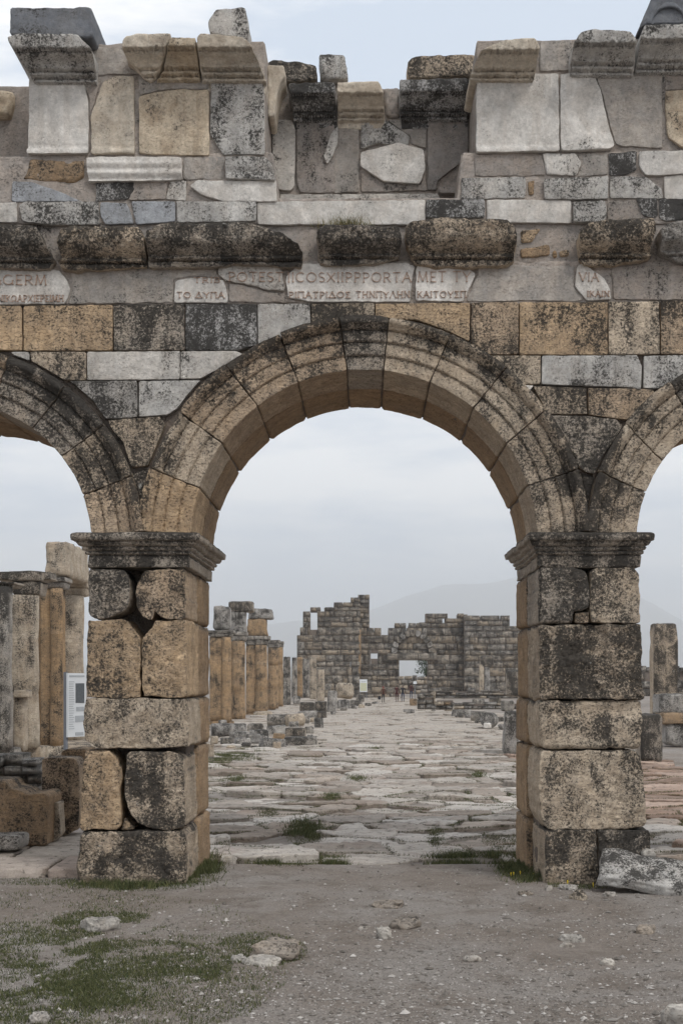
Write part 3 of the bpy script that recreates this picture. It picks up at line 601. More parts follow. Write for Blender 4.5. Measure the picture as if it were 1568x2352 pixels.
# --- attic: plinth courses, two projecting bays, recess between them
attic = core('attic_wall', [(XL, 196), (58, 196), (560, 200), (600, 196), (640, 182), (900, 204), (1040, 190), (1100, 182), (XR, 172), (XR, 512), (XL, 512)], 1.06, TH-.05, 'P', res=.06, yref=1.06)
plinth = core('attic_plinth', [(XL, 356), (60, 356), (60, 346), (626, 346), (640, 452), (1050, 452), (1060, 346), (XR, 346), (XR, 512), (XL, 512)], .02, 1.30, 'P', res=.05)
bayl = core('attic_bay', [(68, 96), (608, 90), (610, 360), (66, 360)], .03, 1.35, 'P', res=.05)
bayr = core('attic_bay', [(1094, 88), (1700, 82), (1700, 352), (1092, 352)], .03, 1.35, 'P', res=.05)
RY = 1.02
MK = dict(depth=.25, rough=.004, rnd=.006, wob=.007, corner=.010)
def foot(crop, yb):                                          # small base moulding along the lower edge of a panel
    zb = Wp(*cv(crop, 0, yb))[1]; return lambda u, v: .03*np.clip((zb+.075-v)/.012, 0, 1)-.012*np.exp(-((v-zb-.075)/.012)**2)
for par, crop, s, st, kw in [
 (bayl, 'c1', '130,340 370,342 395,450 397,690 120,690 128,600', 'M', dict(prof=foot('c1', 690))), (bayl, 'c1', '460,365 520,337 600,337 605,690 410,690 405,520 432,440', 'Mc', dict(prof=foot('c1', 690))),
 (bayl, 'c1', '622,430 700,408 820,396 880,405 935,398 938,695 690,690 622,685', 'Mo', {}), (bayl, 'c1', '945,332 1170,342 1184,400 1185,690 1000,692 942,600', 'Mg', {}),
 (bayr, 'c2', '645,332 1010,327 1015,680 640,685', 'M', dict(prof=foot('c2', 682))), (bayr, 'c2', '1018,327 1165,322 1200,400 1240,580 1262,650 1240,670 1021,678', 'M', dict(prof=foot('c2', 676))),
 (bayr, 'c2', '1490,405 1568,400 1650,420 1660,640 1568,660 1500,610 1490,500', 'Mo', {}),
 (plinth, 'c1', '135,707 375,712 375,790 330,815 180,815 100,800', 'Tb', dict(rough=.02, rnd=.04)), (plinth, 'c1', '385,700 815,700 815,802 395,812', 'M', dict(yf=-.05, prof=lambda u, v: -.02*np.sin((v-7.9)*55)*(np.abs(v-7.98) < .12))),
 (plinth, 'c1', '1008,697 1190,700 1225,745 1230,805 1010,797', 'Mg', dict(yf=-.06, prof=lambda u, v: -.025*np.exp(-((v-8.0)/.03)**2))),
 (plinth, 'c1', '55,810 150,815 300,870 370,902 50,902', 'Ml', {}), (plinth, 'c1', '427,806 600,806 600,850 570,890 430,900', 'Mk', {}), (plinth, 'c1', '603,808 755,806 742,890 577,895', 'P', {}),
 (plinth, 'c1', '762,806 835,806 835,897 742,892', 'M2', {}), (plinth, 'c1', '850,830 882,806 1235,806 1242,902 1000,900 900,870', 'M', dict(yf=-.02)),
 (plinth, 'c3', '-160,65 75,65 78,155 -160,160', 'M2', {}), (plinth, 'c3', '85,80 110,60 440,60 445,165 230,165 100,150', 'Mg', dict(yf=-.02)), (plinth, 'c3', '450,65 570,65 600,160 470,165 447,120', 'Ml', {}),
 (plinth, 'c3', '587,60 785,58 785,150 610,165', 'Ml', {}), (plinth, 'c3', '790,58 1150,60 1147,150 792,154', 'Mg', dict(yf=-.02)), (plinth, 'c4', '-338,62 414,54 416,165 -338,165', 'M', {}),
 (plinth, 'c4', '420,52 680,52 682,132 420,134', 'Mk', dict(yf=-.03)), (plinth, 'c4', '687,52 1068,55 1068,158 687,155', 'M', {}), (plinth, 'c4', '1075,60 1220,55 1228,120 1210,155 1080,150', 'Mg', dict(yf=-.04)),
 (plinth, 'c4', '1360,50 1453,45 1458,125 1440,135 1390,125', 'Mk', {}), (plinth, 'c4', '1462,45 1720,40 1720,130 1490,150 1464,140', 'Mk', {}),
 (plinth, 'c2', '575,795 865,790 860,885 575,890', 'Mg', {}), (plinth, 'c2', '945,800 1235,785 1235,890 945,890', 'Mg', dict(yf=-.02)), (plinth, 'c2', '1240,785 1400,790 1475,840 1478,887 1240,887', 'Mg', {}),
 (plinth, 'c2', '1482,785 1720,775 1720,890 1487,890', 'M', {}), (plinth, 'c2', '940,685 1085,685 1115,730 1090,785 960,780', 'M', {}), (plinth, 'c2', '1235,685 1360,675 1360,760 1310,783 1240,783', 'Mk', {}),
 (plinth, 'c2', '1370,675 1720,670 1720,775 1400,783 1370,740', 'M', dict(yf=-.02)), (plinth, 'c2', '872,812 905,802 900,870 878,872', 'C', dict(rough=.015))]:
    k = dict(MK); k.update(kw); ws(crop, s, st, 'marble_slab', par, **k)
# plaster repairs between the marble
for par, crop, s, st, kw in [(bayl, 'c1', '622,333 935,333 935,394 880,401 820,392 700,404 622,426', 'P2', {}), (bayl, 'c1', '374,343 456,343 428,440 402,520 399,688 398,450', 'P3', {}), (bayl, 'c1', '412,200 540,218 590,256 620,290 650,302 650,328 412,335', 'P2', {}),
 (bayr, 'c2', '1170,322 1474,312 1478,664 1268,648 1245,580 1205,400', 'P2', {}), (bayr, 'c2', '1484,310 1720,305 1720,398 1568,396 1488,400', 'P3', {}), (bayr, 'c2', '932,180 1074,172 1080,312 925,318 928,210', 'P2', {}),
 (plinth, 'c2', '632,690 935,692 955,782 870,787 632,790', 'P3', {}), (plinth, 'c2', '1120,690 1230,688 1232,780 1095,786 1120,732', 'P2', {}), (plinth, 'c1', '820,702 1004,700 1006,800 845,802 820,800', 'P2', {}), (plinth, 'c4', '1232,60 1356,56 1386,128 1440,138 1232,150', 'P3', {}),
 (attic, 'c2', '2,537 118,547 118,860 2,862', 'P2', {'yf': RY+.015}), (attic, 'c2', '126,744 222,816 392,826 414,756 420,852 126,860', 'P3', {'yf': RY+.015}), (attic, 'c2', '245,537 418,531 418,662 350,642 350,610', 'P2', {'yf': RY+.015}),
 (frieze, 'c3', '320,352 960,347 972,398 996,408 890,394 780,408 772,516 302,520 322,462', 'P2', {}), (frieze, 'c3', '1024,424 1136,448 1200,466 1274,466 1276,490 1350,514 1024,514', 'P3', {}), (frieze, 'c4', '648,347 1085,347 1078,440 1128,506 596,509 646,388', 'P2', {}), (frieze, 'c4', '1246,350 1700,347 1700,505 1258,500', 'P3', {})]:
    ws(crop, s, st, 'plaster_panel', par, **{**dict(yf=.012, depth=.08, rough=.007, rnd=.006, wob=.012, corner=.012, freq=3.0), **kw})
# moulded crown of the bays
XK = dict(depth=1.2, rough=.012, rnd=.012, wob=.010, corner=.016, side=.12, res=.022, freq=7.0)
ATT = ((0, -1), (.19, -1), (.193, -.84), (.27, -.84), (.273, -.92), (.29, -.92), (.293, -.70), (.37, -.68), (.373, -.76), (.39, -.76), (.393, -.54), (.47, -.50), (.56, -.32), (.62, -.14), (.625, -.2), (.645, -.2), (.648, 0), (.93, .03), (1, 0))
for par, crop, s, st, top, bot in [(bayl, 'c1', '28,160 70,145 345,148 385,190 408,215 405,340 150,335 120,310 95,270 35,185', 'Mg', 145, 340), (bayl, 'c1', '545,190 560,165 620,145 765,145 765,175 740,210 700,258 655,298 620,285 590,250 545,215', 'Mc', 145, 330),
 (bayl, 'c1', '768,167 877,167 878,325 657,325 667,302 702,267 742,217', 'Mo', 140, 328), (bayl, 'c1', '881,165 895,144 1080,165 1110,185 1160,245 1180,290 1178,345 1130,330 885,325', 'Mc', 143, 335),
 (bayr, 'c2', '640,250 660,225 770,170 905,165 925,210 920,295 870,325 740,310 680,300 622,285', 'Mc', 165, 325), (bayr, 'c2', '1080,185 1110,142 1170,122 1330,137 1360,165 1375,240 1370,300 1085,305', 'Mg', 125, 305),
 (bayr, 'c2', '1380,150 1395,107 1568,102 1760,102 1760,290 1568,290 1390,295', 'Mg', 104, 293)]:
    yf = -.40; y0, y1 = cv(crop, 0, top)[1], cv(crop, 0, bot)[1]
    ws(crop, s, st, 'crown_moulding', par, yf=yf, prof=cprof(y0, y1, yf, .42, ATT), lines=clines(y0, y1, yf, ATT), **XK)
for par, crop, s, st, yf, dp in [(bayl, 'c1', '42,28 230,31 410,28 418,150 412,165 42,152', 'Mb', -.30, 1.0), (bayl, 'c1', '930,92 965,36 1035,30 1098,26 1104,75 1118,120 1108,180 940,145', 'Mg', -.2, .55),
 (bayr, 'c2', '1368,130 1420,10 1450,-70 1740,-70 1760,100 1395,106', 'Mb', -.2, .8)]:
    ws(crop, s, st, 'capping_block', par, yf=yf, depth=dp, rough=.012, rnd=.02, wob=.008, corner=.03, cap=True)
o_ = ws('c2', [(1425, 104)]+[(1425+75*(1-math.cos(R(a)))+8, 104-100*math.sin(R(a))) for a in range(15, 166, 15)]+[(1590, 104), (1574, 104)]+[(1425+75*(1-math.cos(R(a)))+8, 104-78*math.sin(R(a))) for a in range(165, 14, -15)]+[(1440, 104)], 'Mb', 'carved_arch', bayr, yf=-.235, depth=.06, rough=.004, rnd=.012, corner=.005)
# recess
for crop, s, st, kw in [('c1', '1217,532 1308,532 1323,580 1320,830 1300,853 1255,848 1222,830', 'M2', dict(prof=lambda u, v: .0*u)), ('c1', '1328,535 1470,545 1500,560 1500,862 1345,862 1330,820', 'Pd', dict(rough=.008)),
 ('c1', '1447,700 1482,592 1515,557 1512,640 1492,690 1467,733', 'M', dict(yf=RY-.03, depth=.1)), ('c2', '125,545 240,537 345,610 340,650 200,640 127,663', 'Mg', {}), ('c2', '125,680 290,637 405,667 415,750 390,820 225,810 122,740', 'M', dict(yf=RY-.025)),
 ('c2', '425,528 608,528 608,700 470,808 465,850 425,850', 'Pd', {}), ('c2', '472,834 575,836 575,862 478,862', 'P', dict(yf=RY-.06)), ('c2', '-235,868 470,866 480,892 -235,897', 'M2', dict(yf=RY-.08))]:
    k = dict(MK); k['yf'] = RY; k.update(kw); ws(crop, s, st, 'marble_slab', attic, **k)
for crop, s, st, top, bot in [('c1', '1292,372 1500,362 1508,515 1312,520', 'Mk', 360, 520), ('c2', '17,367 205,357 225,410 235,490 215,520 20,515', 'Mc', 357, 520), ('c2', '300,357 600,342 625,380 615,515 312,520 297,400', 'Mk', 345, 520)]:
    yf = RY-.36; y0, y1 = cv(crop, 0, top)[1], cv(crop, 0, bot)[1]
    ws(crop, s, st, 'crown_moulding', attic, yf=yf, prof=cprof(y0, y1, yf, .36, ATT), lines=clines(y0, y1, yf, ATT), **XK)
ws('c1', '1197,287 1272,290 1276,335 1252,372 1240,415 1228,520 1200,522', 'Mc', 'crown_moulding', attic, yf=.42, depth=.5, rough=.01, rnd=.02)
for crop, s, st in [('c1', '1187,287 1215,260 1280,264 1420,287 1420,352 1292,366 1190,350', 'Tk'), ('c1', '1428,237 1540,237 1550,272 1563,350 1435,356', 'Mg'), ('c2', '335,277 355,247 640,237 640,332 335,346', 'Tl'), ('c2', '228,390 296,388 298,522 238,522', 'P')]:
    ws(crop, s, st, 'capping_block' if st != 'P' else 'mortar_fill', attic, yf=RY-.1 if st != 'P' else RY, depth=.6, rough=.02, rnd=.03, wob=.012, corner=.03, cap=True)
ws('c1', '-80,392 55,405 56,450 40,515 -80,520', 'Mo', 'crown_moulding', attic, yf=RY-.1, depth=.4, rough=.03, rnd=.05)
filler(plinth, XL, -82, 460, 508, ['M', 'Mg'], **MK); filler(plinth, 1650, XR, 410, 508, ['M', 'Mg', 'Mk'], **MK)
# dry grass on the cornice

# ================================================================== GROUND
def spaced(c0, c1, step, far, grow=1.18):
    x = list(np.arange(c0, c1+1e-6, step)); s = step; up = []; v = c1
    while v < far: s *= grow; v += s; up.append(v)
    s = step; dn = []; v = c0
    while v > -far: s *= grow; v -= s; dn.append(v)
    return np.array(dn[::-1]+x+up)
gx = spaced(-6.5, 6.5, .065, 11000); gy = spaced(-9.0, 3.0, .065, 11000)
def ground_z(x, y):
    q = n3(x, y, 0.0); near = np.exp(-np.maximum(0, np.hypot(x, y+4)-9)/6)
    z = .035*fbm(q*.6, 3, 5)+.014*fbm(q*3.1, 3, 8)+.006*fbm(q*11, 2, 9)
    z = z*near*np.clip(1-np.clip((y+.6)/1.5, 0, 1)*.6, 0, 1)
    return z-.085*np.clip((y-1.6)/.6, 0, 1)-.012
GXX, GYY = np.meshgrid(gx, gy); gz = ground_z(GXX.ravel(), GYY.ravel()); nxx, nyy = len(gx), len(gy)
ii = (np.arange(nyy-1)[:, None]*nxx+np.arange(nxx-1)[None]).ravel()
ground = obj('ground', mkmesh('ground', np.column_stack([GXX.ravel(), GYY.ravel(), gz]), np.column_stack([ii, ii+1, ii+nxx+1, ii+nxx])), GROUND); tag(ground, 'grey gravelly earth ground in front of the gate', None, kind='structure')

# ================================================================== PAVED STREET
road = obj('street', mkmesh('street', np.array([(-6.9, 2.9, -.075), (8.6, 2.9, -.075), (8.6, 152, -.075), (-6.9, 152, -.075)]), np.array([(0, 1, 2, 3)])), GROUND)
tag(road, 'ancient street of worn pale paving slabs running back from the gate', None, kind='structure')
def clip_half(P, m, n):                                       # keep the side of the line through m that lies against n
    out = []; k = len(P)
    for i in range(k):
        p, q = P[i], P[(i+1) % k]; dp, dq = np.dot(p-m, n), np.dot(q-m, n)
        if dp <= 0: out.append(p)
        if dp*dq < 0: out.append(p+(q-p)*dp/(dp-dq))
    return out
def cells(x0, x1, y0, y1, sx, sy, first):
    """irregular worn slabs: cells round jittered seeds, shrunk by the joint"""
    S = []; r = 0; y = y0-sy
    while y < y1+sy:
        x = x0-sx+(sx/2 if r % 2 else 0)
        while x < x1+sx:
            S.append((x+random.uniform(-.40, .40)*sx, y+random.uniform(-.34, .34)*sy)); x += sx*random.choice([.75, 1, 1, 1.35])
        y += sy; r += 1
    S = np.array(S); out = []
    for i, c in enumerate(S):
        if not (x0 < c[0] < x1 and y0 < c[1] < y1): continue
        nb = S[np.hypot(*(S-c).T) < 3.2*max(sx, sy)]; P = [c+np.array(q)*2.2*max(sx, sy) for q in ((-1, -1), (1, -1), (1, 1), (-1, 1))]; g = random.choice([.012, .018, .025, .04, .06])
        for n_ in nb:
            d = n_-c; l = np.hypot(*d)
            if l < 1e-6: continue
            d = d/l; P = clip_half(P, c+d*(l/2-g*random.uniform(.5, 1.2)), d)
            if len(P) < 3: break
        if len(P) >= 3: out.append((c, np.array(P)))
    return out
PT = [(.34, .305, .268), (.39, .352, .312), (.28, .245, .212), (.31, .262, .22), (.44, .402, .362), (.24, .20, .165)]
slabs = cells(-7.0, 8.4, 2.25, 46, 1.25, .82, True); farslabs = cells(-7.0, 8.4, 46.5, 150, 2.0, 1.5, False); vis = []
for c, P in slabs:
    d = c[1]+CD; wd = np.ptp(P[:, 0]); a, b = CX+P[:, 0].min()*F/d, CX+P[:, 0].max()*F/d
    v = (b > 470 and a < 1215) or (b > 1465 and a < 1600)
    vis.append((abs(area(P))/d**3 if v else 0, c, P))
vis.sort(key=lambda q: -q[0]); near = [q[1:] for q in vis[:290]]; rest = [q[1:] for q in vis[290:]]+farslabs
def slab_arrays(c, P, fine):
    SEED[0] += 1; sd = SEED[0]; y = c[1]
    tx, ty = random.uniform(-.03, .03), random.uniform(-.06, .04); base = random.uniform(-.05, .03)
    def prof(u, v):
        q = n3((u+c[0])*.8, (v+c[1])*2.0, sd*.37); r = fbm(q, 4, 77)
        led = np.floor((r+.35*fbm(n3(u*1.3, v*4, sd), 3, sd))*4.5)/4.5                # split layers of the bedding
        return base+tx*u+ty*v+.03*r+.05*led
    if fine: return slab_mesh(P-c, .2, res=.05 if y < 9 else .075 if y < 20 else .11, rough=.016, rnd=.03, wob=.045, corner=.12, prof=prof, seed=sd, side=.1, freq=3.5)
    return slab_mesh(P-c, .14, res=.42, rough=.01, rnd=.05, wob=.03, corner=.12, prof=lambda u, v: base+tx*u+ty*v+.03*fbm(n3((u+c[0])*.9, (v+c[1])*3.4, 1.0), 3, 77), seed=sd, side=.2)
for c, P in near:
    if random.random() < .06: continue
    V, T = slab_arrays(c, P, True); o = obj('paving_slab', mkmesh('paving_slab', V, T), PAVING, road, (c[0], c[1], .0)); t = random.choice(PT); j = random.uniform(.88, 1.08); o['tint'] = [q*j*k for q, k in zip(t, (.86, .70, .62))] if c[0] > 4.6 and c[1] < 30 else [q*j for q in t]
acc = []
for c, P in rest:
    if random.random() < .05: continue
    V, T = slab_arrays(c, P, False); acc.append((V+np.array([c[0], c[1], 0]), T))
V, T = join_meshes(acc); o = obj('far_paving', mkmesh('far_paving', V, T), PAVING, road); o['tint'] = [.35, .31, .268]; o['kind'] = 'stuff'

# ================================================================== MOUNTAINS AND AIR
mx = np.linspace(-9000, 9000, 260); my = np.linspace(6500, 10500, 40); MX, MY = np.meshgrid(mx, my)
sil = np.array([(-3000, 1552), (0, 1540), (300, 1515), (480, 1480), (620, 1432), (690, 1421), (760, 1428), (850, 1398), (930, 1372), (1010, 1352), (1100, 1338), (1200, 1325), (1330, 1335), (1471, 1374), (1568, 1428), (1750, 1490), (2100, 1530), (4000, 1550)])
hx = (sil[:, 0]-CX)*8000/F; hz = (HY-sil[:, 1])*8000/F
ridge = np.interp(MX.ravel(), hx, hz).reshape(MX.shape)*np.exp(-((MY-8000)/850)**2)
q = n3(MX.ravel()/420, MY.ravel()/420, 2.0); ridge = np.maximum(-5, ridge*(1+.10*fbm(q, 4, 3).reshape(MX.shape))-3)
jj = (np.arange(39)[:, None]*260+np.arange(259)[None]).ravel()
mt = obj('mountains', mkmesh('mountains', np.column_stack([MX.ravel(), MY.ravel(), ridge.ravel()]), np.column_stack([jj, jj+1, jj+261, jj+260])), simple_mat('mountain_scrub', (.19, .19, .17), .95, .3, .002))
tag(mt, 'pale blue mountain ridge fading in haze beyond the ruins', None, kind='structure')
hb = bpy.data.materials.new('thin_air'); hb.use_nodes = True; hn = hb.node_tree; hn.nodes.clear()
ho = N(hn, 'ShaderNodeOutputMaterial'); hv = N(hn, 'ShaderNodeVolumePrincipled'); hv.inputs['Color'].default_value = (.96, .98, 1, 1); hv.inputs['Density'].default_value = .0003; hv.inputs['Anisotropy'].default_value = .75
hn.links.new(hv.outputs[0], ho.inputs['Volume'])
haze = obj('haze', boxes_mesh('haze', [(-11500, 11500, -11500, 11500, -7, 700)]), hb); tag(haze, 'thin pale haze over the plain', None, kind='stuff')

# ================================================================== FAR GATE
FGY = 150.0
fg = thing('ruined_fortress_gate', 'grey ruined block-built fortress gate at the end of the street', 'gate', (cv('c12', 840, 0)[0]-CX, 0, 0)); 
d0 = FGY+CD; fg.location = ((cv('c12', 840, 0)[0]-CX)*d0/F, FGY, 0)
UB = [rough_box_mesh('far_block', 1, 1, 1, 2, .05, .03, 100+i, 2.5) for i in range(7)]
for m_ in UB: m_.materials.append(STONE)
def part_core(name, par, boxes, st):
    o = obj(name, boxes_mesh(name, boxes), STONE, par, st=st); return o
def far_xy(x, y, dy): a, b = cv('c12', x, y); d = FGY+dy+CD; return (a-CX)*d/F-fg.location.x, CZ+(HY-b)*d/F
def section(name, x0, x1, top, holes, dy, styles, ybot=775, dep=2.4):
    """top: list of (x from, x to, y top) in crop units"""
    bx = []
    for a, b, t in top:
        X0, Z1 = far_xy(a, t+6, dy); X1, Z0 = far_xy(b, ybot, dy); cuts = [(q[0], q[1], q[2], q[3]) for q in holes if q[0] < b and q[1] > a]
        if not cuts: bx.append((X0+.03, X1-.03, dy+.12, dy+dep, Z0, Z1))
        for q in cuts:
            for aa, bb in ((a, max(a, q[0])), (min(b, q[1]), b)):
                if bb-aa > 2: bx.append((far_xy(aa, 0, dy)[0]+.03, far_xy(bb, 0, dy)[0]-.03, dy+.12, dy+dep, Z0, Z1))
            cx0, cx1 = far_xy(max(a, q[0]), 0, dy)[0], far_xy(min(b, q[1]), 0, dy)[0]
            if q[2]-6 > t: bx.append((cx0, cx1, dy+.14, dy+dep-.02, far_xy(0, q[2], dy)[1], Z1))
            if q[3] < ybot-5: bx.append((cx0, cx1, dy+.14, dy+dep-.02, Z0, far_xy(0, q[3], dy)[1]))
    co = part_core(name, fg, bx, 'K'); y = ybot; r = 0
    while y > 55:
        hgt = random.choice([34, 44, 54, 62])*random.uniform(.92, 1.08) if y > 320 else random.uniform(28, 38); ya = y-hgt; x = x0-(random.uniform(0, 40) if r % 2 else 0)
        while x < x1:
            wd = random.choice([36, 55, 75, 100, 120])*random.uniform(.9, 1.1); xa, xb = max(x, x0), min(x+wd, x1)
            if x1-xb < 22: xb = x1; wd = 999
            x += wd
            segs = [(xa, xb)]
            for h in holes:
                if ya < h[3]-8 and y > h[2]+8: segs = [z for (p, q) in segs for z in ((p, min(q, h[0])), (max(p, h[1]), q)) if z[1]-z[0] > 9]
            for t in top:                                        # split at the steps of the skyline
                pass
            for p, q in segs:
                tops = [t for t in top if t[0] < q-1 and t[1] > p+1]
                lst = [(max(p, t[0]), min(q, t[1]), t[2]) for t in tops]; run = []
                for a, b, t in lst:
                    if t < ya+hgt*.55:
                        if run and abs(run[-1][1]-a) < .5: run[-1][1] = b
                        else: run.append([a, b])
                for a, b in run:
                    if b-a < 9: continue
                    X0, Z0 = far_xy(a+.9, y-.35, dy); X1, Z1 = far_xy(b-.9, ya+.35, dy)
                    o = obj('stone_block', random.choice(UB), None, co, ((X0+X1)/2, dy+.45+random.uniform(-.05, .04), Z0)); o.scale = (X1-X0, .9, Z1-Z0); style(o, random.choice(styles))
        y = ya; r += 1
    return co
GS = ['F', 'F', 'F', 'Fb', 'Fb', 'Tk', 'Cg']
section('tower', 45, 478, [(45, 66, 342), (66, 86, 292), (86, 136, 183), (136, 184, 150), (184, 206, 150), (206, 231, 183), (231, 296, 150), (296, 411, 124), (411, 478, 88)],
        [(137, 183, 184, 306)], 0.0, GS)
section('gate_wall', 462, 1186, [(462, 542, 66), (542, 576, 310), (576, 622, 312), (622, 667, 336), (667, 711, 302), (711, 790, 264), (790, 806, 306), (806, 881, 274), (881, 924, 250), (924, 1040, 190), (1040, 1057, 190), (1057, 1074, 190), (1074, 1140, 224), (1140, 1186, 196)],
        [(745, 938, 514, 800), (551, 596, 466, 504), (1040, 1057, 225, 260)], 1.6, GS+['Fb', 'Fb', 'F'])
section('tower', 1186, 1720, [(1186, 1210, 196), (1210, 1428, 228), (1428, 1434, 240), (1434, 1498, 224), (1498, 1720, 290)], [], 0.3, ['F', 'F', 'Cg', 'Cg', 'Fb'])
aw = obj('relieving_arch', boxes_mesh('relieving_arch', [(far_xy(700, 0, 1.5)[0], far_xy(985, 0, 1.5)[0], 1.75, 2.2, far_xy(0, 462, 1.5)[1], far_xy(0, 345, 1.5)[1])]), STONE, fg, st='Cg')
for i in range(11):
    a0, a1 = R(180-i*180/11-1), R(180-(i+1)*180/11+1); c = far_xy(836, 468, 1.35); sc = d0/F/2.9684
    P = [(c[0]+rr*sc*math.cos(a), c[1]+rr*1.1*sc*math.sin(a)) for rr, a in ((108, a0), (108, a1), (150, a1), (150, a0))]; P = np.array(P); m = P.mean(0); SEED[0] += 1
    V, T = slab_mesh(P-m, .5, res=.6, rough=.04, rnd=.05, wob=.03, corner=.08, seed=SEED[0], side=.6, cap=True)
    obj('voussoir', mkmesh('voussoir', np.column_stack([V[:, 0], -V[:, 2], V[:, 1]]), T), STONE, aw, (m[0], 1.2, m[1]), st=random.choice(['Tg', 'F', 'Cg']))
for a, b in ((658, 870), (872, 1002)):
    X0, Z0 = far_xy(a, 514, 1.3); X1, Z1 = far_xy(b, 466, 1.3); o = obj('lintel_block', UB[2], None, fg, ((X0+X1)/2, 1.6, Z0)); o.scale = (X1-X0, .9, Z1-Z0); style(o, 'F')
X0, Z0 = far_xy(466, 640, 0); X1, Z1 = far_xy(482, 305, 0); o = obj('lit_corner_strip', rough_box_mesh('lit_corner_strip', X1-X0, .6, Z1-Z0, 4, .05, .03, 3), STONE, fg, ((X0+X1)/2, .3, Z0), st='C')  # lit side of the tower corner, its light put in as an ochre strip

# ================================================================== COLUMNS ALONG THE LEFT SIDE
def pier_column(name, label, x0, x1, x2, ytop, ybot, ycap, d, st, capst='Cg', group=None, capw=None, crop='c11', dep=.75, z0=None):
    """square pier x0..x1 with a half column x1..x2 on the street side; capital between ycap and ytop"""
    a, t = cv(crop, x0, ytop); b, bo = cv(crop, x1, ybot); c, cp = cv(crop, x2, ycap); s = d/F
    X0, X1, X2 = (a-CX)*s, (b-CX)*s, (c-CX)*s; zt, zc, zb = CZ+(HY-t)*s, CZ+(HY-cp)*s, (CZ+(HY-bo)*s if z0 is None else z0)
    zb = max(-.05, min(zb, .9)); o = thing(name, label, 'column', ((X0+X2)/2, d-CD, zb), group=group); mx_ = (X0+X2)/2; H = zc-zb; SEED[0] += 1; sd = SEED[0]
    if X1-X0 > .05:
        n = 10; p = obj('pier_shaft', rough_box_mesh('pier_shaft', X1-X0, dep, H, 9, .03, .022, sd, 1.6), STONE, o, ((X0+X1)/2-mx_, 0, 0), st=st)
    if X2-X1 > .05:
        r = max((X2-X1)*1.0, .16); r = min(r, .42); zz = np.linspace(0, H, 15); pr = []
        js = [H*.36, H*.71]
        for z in zz: pr.append((r*(1-.06*z/H), z))
        for j in js: pr += [(r*(1-.06*j/H)-.004, j-.02), (r*.93, j), (r*(1-.06*j/H)-.004, j+.02)]
        pr.sort(key=lambda q: q[1]); obj('half_column', lathe_mesh('half_column', pr, 18, .03, sd, freq=1.8), STONE, o, (X2-mx_-r, -.30, 0), st=random.choice([st, 'Tb', 'C']) if crop == 'c11' else st)
    W = (X2-X0) if capw is None else capw; ch = zt-zc
    cpo = obj('capital', rough_box_mesh('capital', W*.98, dep+.1, ch*.6, 5, .05, .02, sd+3, 3, -.16), STONE, o, (0, 0, H), st=capst)
    obj('abacus', rough_box_mesh('abacus', W*1.22, dep+.3, ch*.42, 5, .03, .02, sd+4, 3), STONE, cpo, (0, 0, ch*.58), st=capst)
    obj('base_block', rough_box_mesh('base_block', (X2-X0)*1.12, dep+.2, .3, 4, .05, .03, sd+5), STONE, o, (0, 0, -.26), st=st)
    return o
def block_at(name, label, cat, crop, x0, y0, x1, y1, d=None, st='Tg', depth=None, rz=0.0, group=None, n=6, z=None, rough=None, shape='box', tilt=0.0):
    """one loose stone seen at (x0, y0)-(x1, y1), standing on the ground unless d is given"""
    a, t = cv(crop, x0, y0); b, bo = cv(crop, x1, y1)
    if d is None: d = F*CZ/max(8, bo-HY)
    s = d/F; w_, h = (b-a)*s, (bo-t)*s; zb = CZ+(HY-bo)*s; SEED[0] += 1; sd = SEED[0]; dp = depth or max(.3*w_, min(w_*.75, .9))
    rg = rough if rough is not None else .05*min(w_, h)+.006
    if shape == 'rock':
        v, t_ = mesh_arrays(rough_box_mesh(name, 2, 2, 2, 9, .01, 0, sd)); v = v-np.array([0, 0, 1]); v = v/np.linalg.norm(v, axis=1, keepdims=True)
        f_ = 1+.55*fbm(v*1.1+sd*3.3, 2, sd)+.22*fbm(v*3.2+sd, 3, sd+1); v = v*f_[:, None]*np.array([w_*.52, dp*.5, h*.72]); v[:, 2] = np.minimum(v[:, 2], h*.55)+.12*h*fbm(v*6/max(.05, w_), 2, sd+2)
        v[:, 2] += h*.36; me = mkmesh(name, v, t_)
    elif shape == 'box': me = rough_box_mesh(name, w_, dp, h+.03, n, .16*min(w_, h)+.01, rg*1.3, sd, 2.6/max(.3, min(w_, h)), random.uniform(.02, .12))
    elif shape == 'drum': k = [(w_*.47, 0), (w_*.5, h*.06)]+[(w_*.5*(1-.03*q), h*q) for q in (.25, .5, .75, .93)]+[(w_*.45, h)]; me = lathe_mesh(name, k, 18, rg, sd)
    else:                                                     # lying drum, axis along x
        me = lathe_mesh(name, [(h*.46, -w_/2), (h*.5, -w_*.46)]+[(h*.5, w_*q) for q in (-.3, -.1, .1, .3, .46)]+[(h*.46, w_/2)], 18, rg, sd)
        v, t_ = mesh_arrays(me); me = mkmesh(name, np.column_stack([v[:, 2], v[:, 0], v[:, 1]+h/2]), t_)
    o = obj(name, me, STONE, None, ((a+b)/2*s-CX*s, d-CD+dp/2, zb-.03), rz, st=st); o.rotation_euler[1] = tilt
    return tag(o, label, cat, group)
